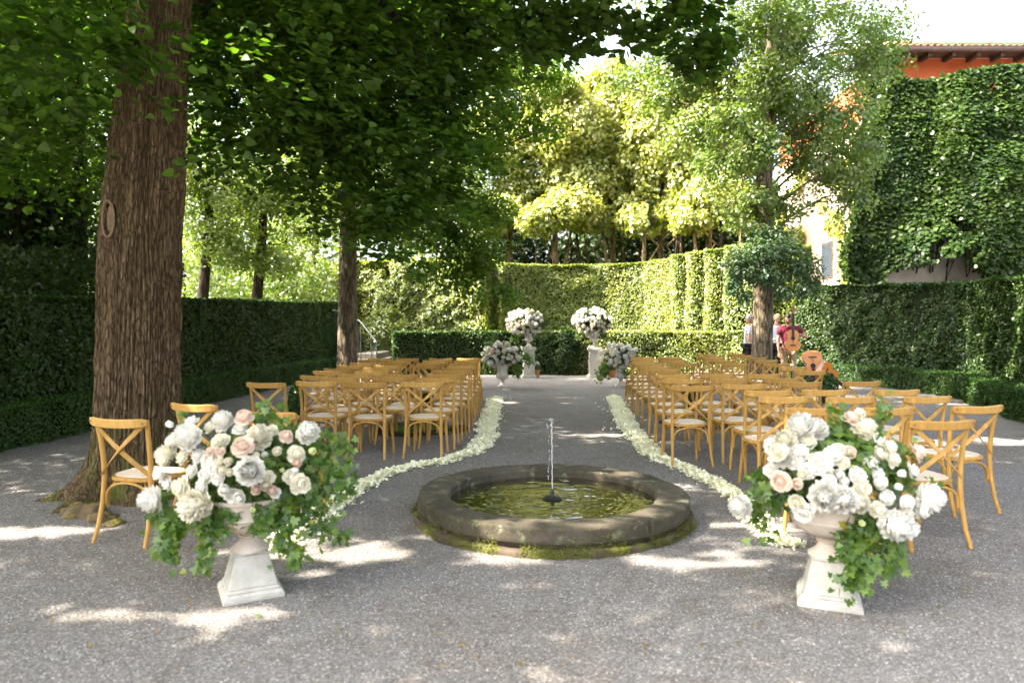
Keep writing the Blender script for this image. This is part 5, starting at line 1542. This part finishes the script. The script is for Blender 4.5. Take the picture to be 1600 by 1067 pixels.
# flower pots on the ground behind
def pot(px, py, r, h, label, white=True):
    p = G(px, py); root = empty('terracotta_pot', p, 0, label, 'flower pot')
    mb = MB(); mb.lathe([(1e-6,0),(r*.7,0),(r*.95,h*.8),(r*1.1,h*.82),(r*1.1,h),(r*.95,h),(r*.9,h*.9)], 24); mb.build('pot', M['terracotta'], root, True)
    n = 500; v = rng.normal(size=(n,3)); v /= np.linalg.norm(v,axis=1,keepdims=True)
    C = v*np.array([r*1.4,r*1.4,h*.45])*rng.random(n)[:,None]**.4+np.array([0,0,h*1.3])
    scatter('foliage', C, v+np.array([0,0,.4]), .05, T_BOX, M['boxleaf'], root)
    if white:
        for i in range(6):
            flower(root, O_, 'white', (random.uniform(-r,r), random.uniform(-r,0), h*1.5+random.uniform(0,.12)), (random.uniform(-.3,.3),-.6,.8), .05, i)
pot(838, 590, .11, .24, 'small terracotta pot of white flowers beside the left tall pedestal')
pot(957, 589, .18, .22, 'terracotta pot behind the ground urn at the right aisle chairs', False)
pot(1082, 583, .14, .2, 'low pot of white flowers behind the right seating block')

# ================================================================ PETAL TRAILS
def trail(pts, label, n, w):
    P = [G(a, b) for a, b, _ in pts]; ws = [c for _, _, c in pts]
    seg = [(P[i+1]-P[i]).length for i in range(len(P)-1)]; cum = np.concatenate([[0], np.cumsum(seg)]); L = cum[-1]
    sv = rng.random(n)*L
    x = np.interp(sv, cum, [p.x for p in P]); y = np.interp(sv, cum, [p.y for p in P]); ww = np.interp(sv, cum, ws)
    dx = np.interp(sv+.05, cum, [p.x for p in P])-np.interp(sv-.05, cum, [p.x for p in P]); dy = np.interp(sv+.05, cum, [p.y for p in P])-np.interp(sv-.05, cum, [p.y for p in P])
    l = np.maximum(1e-6, np.hypot(dx,dy)); nx_, ny_ = -dy/l, dx/l
    off = rng.normal(size=n)*.5
    stray = rng.random(n) < .03; off = np.where(stray, off*2.2, np.clip(off, -1.1, 1.1))
    wob = (vnoise(np.stack([sv, sv*0, sv*0],1), 3.0, 6)-.5)*.5
    off = (off+wob)*ww
    h = np.where(stray, .006, .008+.035*rng.random(n)*np.exp(-(off/ww)**2*1.5))
    C = np.stack([x+nx_*off, y+ny_*off, h], 1)
    o = scatter('petal_trail', C, rnorm(n, (0,0,1), .55), .031*(.6+.7*rng.random(n)), T_PETAL, M['trailpetal'], None, kind='stuff')
    return tag(o, label, 'petals')
tl = [(775,622,.13),(769,640,.15),(764,660,.15),(760,685,.14),(735,708,.13),(700,722,.10),(650,728,.085),(612,738,.085),(575,756,.10),(545,775,.11),(505,800,.12),(470,822,.12),(432,862,.10)]
trail(tl, 'band of white petals curving from the altar past the fountain to the near left urn', 9500, .1)
tl = [(958,620,.13),(972,645,.15),(985,672,.15),(1008,700,.13),(1040,722,.11),(1080,738,.095),(1120,755,.095),(1145,772,.09),(1170,800,.10),(1195,830,.10),(1222,848,.10),(1252,856,.07)]
trail(tl, 'band of white petals curving from the altar past the fountain to the near right urn', 9500, .1)
# a few green leaves on the gravel
for (px, py, c_, lab) in [(407,964,.03,'small green leaf lying on gravel in front of the left plinth'),(1413,992,.03,'small green leaf lying on gravel right of the right plinth')]:
    p = G(px, py)
    o = scatter('fallen_leaf', [[p.x,p.y,.012]], [[.2,-.2,1]], [c_], T_IVY, M['ivysprig']); tag(o, lab, 'leaf')
p = G(614,852)
# ================================================================ MUSICIANS
def skinned(name, verts, edges, mat, parent, sub=2, root_i=0):
    """verts: (x,y,z,r) ; one continuous skinned surface"""
    me = bpy.data.meshes.new(name)
    me.from_pydata([v[:3] for v in verts], edges, [])
    me.materials.append(mat)
    o = bpy.data.objects.new(name, me); link(o, parent)
    md = o.modifiers.new('skin', 'SKIN'); md.use_smooth_shade = True
    sv = me.skin_vertices[0].data
    for i, v in enumerate(verts):
        r = v[3]; sv[i].radius = (r, r*.8 if len(v) > 4 else r) if len(v) <= 5 else (v[4], v[5])
        sv[i].use_root = (i == root_i)
    ss = o.modifiers.new('sub', 'SUBSURF'); ss.levels = sub; ss.render_levels = sub
    return o
def hand(verts, edges, wi, w, fdir, side, curl):
    """append palm, four fingers and a thumb to a skin skeleton; w wrist pos, fdir finger direction, side = thumb side dir, curl = palm-facing dir"""
    w = Vector(w); f = Vector(fdir).normalized(); s = Vector(side).normalized(); c = Vector(curl).normalized()
    pi_ = len(verts); p = w+f*.05; verts.append((*p, .024)); edges.append((wi, pi_))
    for k, (o_, L) in enumerate(((.030,.072),(.010,.082),(-.010,.076),(-.030,.060))):
        a = p+f*.045+s*o_; b = a+(f*.7+c*.5).normalized()*L*.5; d = b+(f*.1+c).normalized()*L*.5
        i0 = len(verts); verts.extend([(*a,.0095),(*b,.0085),(*d,.007)]); edges.extend([(pi_,i0),(i0,i0+1),(i0+1,i0+2)])
    a = p+s*.035-f*.005; b = a+(s*.6+f*.7+c*.4).normalized()*.035; d = b+(f+c*.6).normalized()*.028
    i0 = len(verts); verts.extend([(*a,.011),(*b,.010),(*d,.008)]); edges.extend([(pi_,i0),(i0,i0+1),(i0+1,i0+2)])
def head_mesh(name, mat, parent, c, tilt, yaw, roll=0):
    """head with brow, nose, mouth and ears; face looks along -y"""
    nu, nv_ = 36, 28; V = []
    for j in range(nv_+1):
        ph = math.pi*j/nv_
        for i in range(nu):
            th = 2*math.pi*i/nu
            x = .075*math.sin(ph)*math.cos(th); y = .095*math.sin(ph)*math.sin(th); z = .118*math.cos(ph)
            if z < 0:
                k = 1+z*2.2; x *= max(.55, k); y *= max(.72, 1+z*1.0)
            fr = max(0, -y/.095)
            if fr > .3:
                y -= .024*math.exp(-(x/.013)**2-((z+.018)/.022)**2)       # nose
                y -= .008*math.exp(-(x/.045)**2-((z-.022)/.010)**2)       # brow
                y += .012*math.exp(-((abs(x)-.030)/.014)**2-((z-.004)/.012)**2)  # eye sockets
                y -= .007*math.exp(-(x/.024)**2-((z+.055)/.007)**2)+.005*math.exp(-(x/.02)**2-((z+.068)/.006)**2)
                y += .005*math.exp(-(x/.026)**2-((z+.0615)/.003)**2)
                y -= .010*math.exp(-(x/.022)**2-((z+.098)/.016)**2)       # chin
            V.append((x, y, z))
    fs = [(j*nu+i, j*nu+(i+1) % nu, (j+1)*nu+(i+1) % nu, (j+1)*nu+i) for j in range(nv_) for i in range(nu)]
    Mx = Matrix.Translation(c) @ Matrix.Rotation(yaw, 4, 'Z') @ Matrix.Rotation(tilt, 4, 'X')
    mb = MB(); mb.add(V, fs, Mx)
    for sx in (-1, 1):
        mb.add([Mx @ Vector(p) for p in [(sx*.073,-.008,.02),(sx*.088,.008,.028),(sx*.09,.014,.0),(sx*.082,.008,-.028),(sx*.073,0,-.03),(sx*.072,.02,0)]], [(0,1,2,3,4),(5,2,1),(5,3,2),(5,4,3),(5,1,0)])
    return mb, Mx
def person(loc, rz, label, shirt, trousers, pose, hair, hairstyle):
    root = empty('person', loc, rz, label, 'person', 'musicians behind the right seating block')
    P = pose
    v = [(*P['pelvis'], .13)]; e = []
    def chain(start, pts):
        i = start
        for p in pts:
            v.append(p); e.append((i, len(v)-1)); i = len(v)-1
        return i
    ch = chain(0, [(*P['waist'], .115), (*P['chest'], .115)])
    nk = chain(ch, [(*P['neck'], .048), (*P['headb'], .050)])
    for s in ('l','r'):
        sh = P['sh_'+s]; el = P['el_'+s]; wr = P['wr_'+s]
        i = chain(ch, [(*sh, .050), (*(Vector(sh).lerp(Vector(el), .5)), .045), (*el, .038), (*(Vector(el).lerp(Vector(wr), .5)), .034), (*wr, .024)])
        hand(v, e, i, wr, P['fd_'+s], P['ts_'+s], P['cu_'+s])
        hp = P['hip_'+s]; kn = P['kn_'+s]; an = P['an_'+s]
        i = chain(0, [(*hp, .088), (*(Vector(hp).lerp(Vector(kn), .5)), .074), (*kn, .055), (*(Vector(kn).lerp(Vector(an), .45)), .05), (*an, .034), (an[0]+.01, an[1]-.12, .035, .03)])
    body = skinned('body', v, e, M['skin'], root)
    hb, Mx = head_mesh('head', M['skin'], root, Vector(P['head']), P['tilt'], P['yaw'])
    hb.build('head', M['skin'], root, True)
    for sx in (-1, 1):
        eb = MB(); eb.add([Mx @ Vector(p) for p in [(sx*.030+.013*math.cos(t)*1.0, -.079-.004*0, .004+.0065*math.sin(t)) for t in [6.283*k/10 for k in range(10)]]+[(sx*.030,-.086,.004)]], [(k,(k+1)%10,10) for k in range(10)]); eb.build('eye', M['hair'], root)
    # shirt
    v2 = [(*P['waist'], .128)]; e2 = []
    def c2(start, pts):
        i = start
        for p in pts: v2.append(p); e2.append((i, len(v2)-1)); i = len(v2)-1
        return i
    c2(0, [(P['pelvis'][0], P['pelvis'][1], P['pelvis'][2]-.02, .140)])
    q = c2(0, [(*P['chest'], .165)]); c2(q, [(*(Vector(P['chest']).lerp(Vector(P['neck']), .55)), .105), (*(Vector(P['chest']).lerp(Vector(P['neck']), .85)), .068)])
    for s in ('l','r'):
        sh = P['sh_'+s]; el = P['el_'+s]; wr = P['wr_'+s]
        if P['sleeve'] == 'short': c2(q, [(*sh, .082), (*(Vector(sh).lerp(Vector(el), .6)), .064)])
        else: c2(q, [(*sh, .082), (*(Vector(sh).lerp(Vector(el), .5)), .062), (*el, .047), (*(Vector(el).lerp(Vector(wr), .85)), .036)])
    skinned('shirt', v2, e2, M[shirt], root)
    v3 = [(P['pelvis'][0], P['pelvis'][1], P['pelvis'][2]+.03, .138)]; e3 = []
    for s in ('l','r'):
        hp = P['hip_'+s]; kn = P['kn_'+s]; an = P['an_'+s]; i = 0
        for p in [(*hp, .102), (*(Vector(hp).lerp(Vector(kn), .5)), .088), (*kn, .07), (*(Vector(kn).lerp(Vector(an), .5)), .064), (an[0], an[1], an[2]+.03, .056)]:
            v3.append(p); e3.append((i, len(v3)-1)); i = len(v3)-1
    skinned('trousers', v3, e3, M[trousers], root)
    for s in ('l','r'):
        an = P['an_'+s]
        mb = MB(); mb.ball((an[0]+.01, an[1]-.06, .045), (.052,.145,.048), 14, 9); mb.build('shoe', M['shoe'], root, True)
    # hair
    mb = MB(); hv = []; nu, nv_ = 30, 14
    for j in range(nv_+1):
        ph = math.pi*.62*j/nv_
        for i in range(nu):
            th = 2*math.pi*i/nu
            q = 1.0
            x = .083*math.sin(ph)*math.cos(th); y = .006+.102*math.sin(ph)*math.sin(th); z = .006+.124*math.cos(ph)
            if y < -.02 and z < .055: y = -.02-.2*(y+.02)*0; x *= .99; 
            hv.append((x, y, z))
    fs = [(j*nu+i, j*nu+(i+1) % nu, (j+1)*nu+(i+1) % nu, (j+1)*nu+i) for j in range(nv_) for i in range(nu)]
    if hairstyle == 'bald':     # fringe round the sides and back only
        fs = [f for f in fs if all(hv[q][2] < .05 and hv[q][1] > -.01 for q in f)]
    mb.add(hv, fs, Mx); mb.build('hair', M[hair], root, True)
    if hairstyle == 'beard':
        mb = MB()
        bv = [(x*1.04, y*1.05-.004, z*1.03) for (x, y, z) in [(.075*math.sin(math.pi*(.5+.42*j/6))*math.cos(t)*max(.55,1-.118*abs(math.cos(math.pi*(.5+.42*j/6)))*2.2), .098*math.sin(math.pi*(.5+.42*j/6))*math.sin(t), .118*math.cos(math.pi*(.5+.42*j/6))) for j in range(7) for t in [math.pi*(1.05+.9*k/14) for k in range(15)]]]
        fs = [(j*15+k, j*15+k+1, (j+1)*15+k+1, (j+1)*15+k) for j in range(2, 6) for k in range(14)]
        mb.add(bv, fs, Mx); mb.build('beard', M[hair], root, True)
    return root
def pose(**k):
    d = dict(pelvis=(0,0,.95), waist=(0,0,1.10), chest=(0,0,1.32), neck=(0,0,1.50), headb=(0,-.01,1.57), head=(0,-.02,1.655), tilt=R(12), yaw=0,
             sh_l=(-.20,0,1.43), el_l=(-.27,.0,1.14), wr_l=(-.24,-.2,.98), sh_r=(.20,0,1.43), el_r=(.27,.0,1.14), wr_r=(.24,-.2,.98),
             fd_l=(0,-.7,-.4), ts_l=(1,0,0), cu_l=(0,-.2,-1), fd_r=(0,-.7,-.4), ts_r=(-1,0,0), cu_r=(0,-.2,-1),
             hip_l=(-.10,0,.90), kn_l=(-.11,-.02,.50), an_l=(-.12,0,.09), hip_r=(.10,0,.90), kn_r=(.11,-.02,.50), an_r=(.12,0,.09), sleeve='short')
    d.update(k); return d
dm = 16.6
gx = D(1232, 540, dm)
g_pose = pose(neck=(-.03,-.06,1.52), headb=(-.05,-.10,1.58), head=(-.065,-.145,1.655), tilt=R(32), yaw=R(-12), chest=(-.01,-.02,1.34),
    sh_l=(-.20,-.03,1.43), el_l=(-.26,-.06,1.13), wr_l=(-.27,-.16,.87), fd_l=(0,-.3,-1), ts_l=(.6,-.8,0), cu_l=(.8,-.2,-.2),
    sh_r=(.20,-.02,1.43), el_r=(.38,-.08,1.22), wr_r=(.15,-.29,1.29), fd_r=(-1,-.15,.15), ts_r=(0,0,1), cu_r=(-.2,.9,0))
g_pose['kn_l'] = (-.12,-.08,.50)
per = person((gx.x, dm, 0), R(-4), 'bearded man in a maroon t-shirt and khaki trousers holding an orange guitar upright', 'maroon', 'khaki', g_pose, 'hair', 'beard')
per.scale = (1.03,)*3
dm2 = 18.3; p = D(1212, 540, dm2)
w_pose = pose(tilt=R(28), yaw=0, head=(0,-.09,1.655), neck=(0,-.04,1.5), headb=(0,-.06,1.57), sleeve='long', wr_l=(-.08,-.30,1.10), el_l=(-.28,-.04,1.15), wr_r=(.08,-.30,1.10), el_r=(.28,-.04,1.15), fd_l=(.6,-.6,-.1), fd_r=(-.6,-.6,-.1))
m2 = person((p.x, dm2, 0), 0, 'balding man in a white shirt and light blue tie behind the keyboard', 'whiteshirt', 'blacktrousers', w_pose, 'greyhair', 'bald')
m2.scale = (1.05,)*3
mb = MB(); mb.prism([(-.018,1.44),(.018,1.44),(.030,1.17),(0,1.11),(-.030,1.17)], -.158, -.150); mb.build('tie', M['tie'], m2)
dm3 = 17.4; p = D(1170, 540, dm3)
t_pose = pose(tilt=R(22), yaw=0, wr_l=(-.12,-.32,1.0), el_l=(-.30,.02,1.13), wr_r=(.12,-.32,1.0))
m3 = person((p.x, dm3, 0), R(75), 'man in a pale t-shirt and black trousers mostly hidden behind the right trunk', 'greyshirt', 'blacktrousers', t_pose, 'greyhair', 'short')
m3.scale = (1.03,)*3
# guitar builder: flat body in the xz plane, top facing -y, neck along +z
def guitar(loc, rot, label, sc=1.0, cut=False):
    root = empty('acoustic_guitar', loc, 0, label, 'guitar'); root.rotation_euler = rot; root.scale = (sc,)*3
    ol = []
    for k in range(64):
        t = 2*math.pi*k/64
        z = .245*math.cos(t)
        u = z/.245
        w = .185*math.sqrt(max(0, 1-((u+.45)/.62)**2)) if u < -.08 else 0
        w2 = .14*math.sqrt(max(0, 1-((u-.52)/.52)**2)) if u > 0.0 else 0
        base = .118*(1-u**8)
        w = max(w, w2, base if abs(u) < .9 else 0)
        ol.append((math.copysign(w, math.sin(t)) if abs(math.sin(t)) > 1e-6 else 0, z))
    mb = MB(); mb.prism(ol, -.045, .05); mb.build('body', M['guitarside'], root, bevel=.004)
    mb = MB(); mb.prism([(x*.975, z*.985) for x, z in ol], -.0475, -.0455); tp = mb.build('soundboard', M['guitar'], root)
    mb = MB(); mb.prism([(.048*math.cos(6.283*k/28), .05+.048*math.sin(6.283*k/28)) for k in range(28)], -.0495, -.048); mb.build('soundhole', M['black'], root)
    mb = MB(); mb.box(-.075,.075,-.058,-.048,-.13,-.105); mb.build('bridge', M['neckwood'], root, bevel=.002)
    mb = MB(); mb.box(-.027,.027,-.066,-.0502,.10,.245); mb.box(-.025,.025,-.066,-.030,.2455,.62); mb.build('neck', M['neckwood'], root, bevel=.003)
    hd = MB(); hd.prism([(-.030,.6205),(.030,.6205),(.038,.78),(.0,.80),(-.038,.78)], -.060, -.040); h_ = hd.build('headstock', M['guitarside'], root, bevel=.002)
    for sx in (-1, 1):
        for i in range(3):
            mb = MB(); z = .66+.042*i; mb.tube([(sx*.034,-.05,z),(sx*.052,-.05,z)], .003, 6); mb.ball((sx*.058,-.05,z), (.009,.004,.007), 8, 6); mb.build('tuning_peg', M['keys'], h_, True)
    mb = MB()
    for i in range(6): 
        x = -.017+.0068*i; mb.tube([(x*1.3,-.062,-.115),(x,-.0685,.62)], .0007, 4)
    mb.build('strings', M['iron'], root)
    return root
gpos = D(1238, 532, dm-.42)
guitar((gpos.x, dm-.42, gpos.z), (R(-6), R(2), R(-4)), 'orange acoustic guitar held upright by the man in maroon', 1.0)
gp2 = D(1293, 578, 16.2)
guitar((gp2.x, 16.2, .40), (R(-18), R(122), R(8)), 'orange guitar leaning on its side in full sun, neck pointing down to the right', 1.3)
g3 = guitar((gp2.x+.02, 16.5, .30), (R(-10), R(6), R(20)), 'orange guitar body standing behind the leaning guitar in the sun', 1.25)
# neck-up guitar would show; this one rests with its neck down behind the chairs
g3.rotation_euler = (R(10), R(178), R(-10)); g3.location = (gp2.x-.12, 16.75, .62)
# keyboard on its stand
kx0 = D(1160, 533, 17.0); kx1 = D(1227, 533, 17.0)
kb = empty('keyboard', ((kx0.x+kx1.x)/2, 17.0, 1.0), 0, 'black electric keyboard with its lid case on a folding stand behind the right trunk', 'keyboard')
Lk = kx1.x-kx0.x
mb = MB(); mb.box(-Lk/2,Lk/2,-.16,.16,.0,.10); mb.build('body', M['black'], kb, bevel=.01)
mb = MB()
for i in range(44):
    x = -Lk/2+.04+i*(Lk-.08)/44; mb.box(x, x+(Lk-.08)/44-.003, .015, .15, .1005, .112)
mb.build('keys', M['keys'], kb)
mb = MB(); mb.box(-Lk/2+.01, Lk/2-.01, -.164,-.1605,.062,.088); mb.build('trim_strip', M['iron'], kb)
ks = empty('keyboard_stand', ((kx0.x+kx1.x)/2, 17.0, 0), 0, 'black crossed-leg stand carrying the keyboard', 'stand')
for sx in (-1, 1):
    mb = MB(); y = .02*sx
    mb.tube([(-sx*.42,y,.0),(sx*.42,y,.97)], .015, 8); mb.build('leg', M['black'], ks, True)
    mb = MB(); mb.tube([(sx*.42,-.18,.02),(sx*.42,.18,.02)], .014, 8); mb.build('foot', M['black'], ks, True)
    mb = MB(); mb.tube([(sx*.42,-.16,.984),(sx*.42,.16,.984)], .014, 8); mb.build('arm', M['black'], ks, True)
# sheets on the keyboard
mb = MB(); mb.box(-.15,.15,-.10,.10,0,.006); mb.box(-.02,.22,-.12,.06,.007,.012)
o = mb.build('sheet_music', M['whiteshirt']); o.location = (D(1212,528,17.0).x, 17.0, 1.114); tag(o, 'pale sheets lying on the keyboard in front of the man in white', 'sheets')
# microphone stand
p = D(1137, 540, 17.0); ms = empty('microphone_stand', (p.x, 17.0, 0), 0, 'thin black microphone stand in front of the sunlit hedge', 'microphone stand')
mb = MB(); mb.tube([(0,0,.0),(0,0,1.45)], .010, 8); mb.tube([(0,0,1.42),(-.12,-.1,1.5)], .007, 6); mb.build('pole', M['black'], ms, True)
for i in range(3):
    a = 2.1*i; mb = MB(); mb.tube([(0,0,.3),(.3*math.cos(a),.3*math.sin(a),.01)], .008, 6); mb.build('leg', M['black'], ms, True)
mb = MB(); mb.ball((-.14,-.12,1.51), (.025,.025,.03), 10, 8); mb.build('microphone', M['black'], ms, True)
# low seat cushion / stool in front of the guitarist
p = D(1222, 572, 16.0)
st_ = empty('low_stool', (p.x, 16.0, 0), 0, 'pale-topped low stool in front of the guitarist', 'stool')
mb = MB(); mb.box(-.2,.2,-.17,.17,.60,.645); mb.build('seat', M['pad'], st_, bevel=.02)
for sx in (-1,1):
    for sy in (-1,1):
        mb = MB(); mb.tube([(sx*.19,sy*.15,0),(sx*.15,sy*.12,.60)], .014, 8); mb.build('leg', M['black'], st_, True)
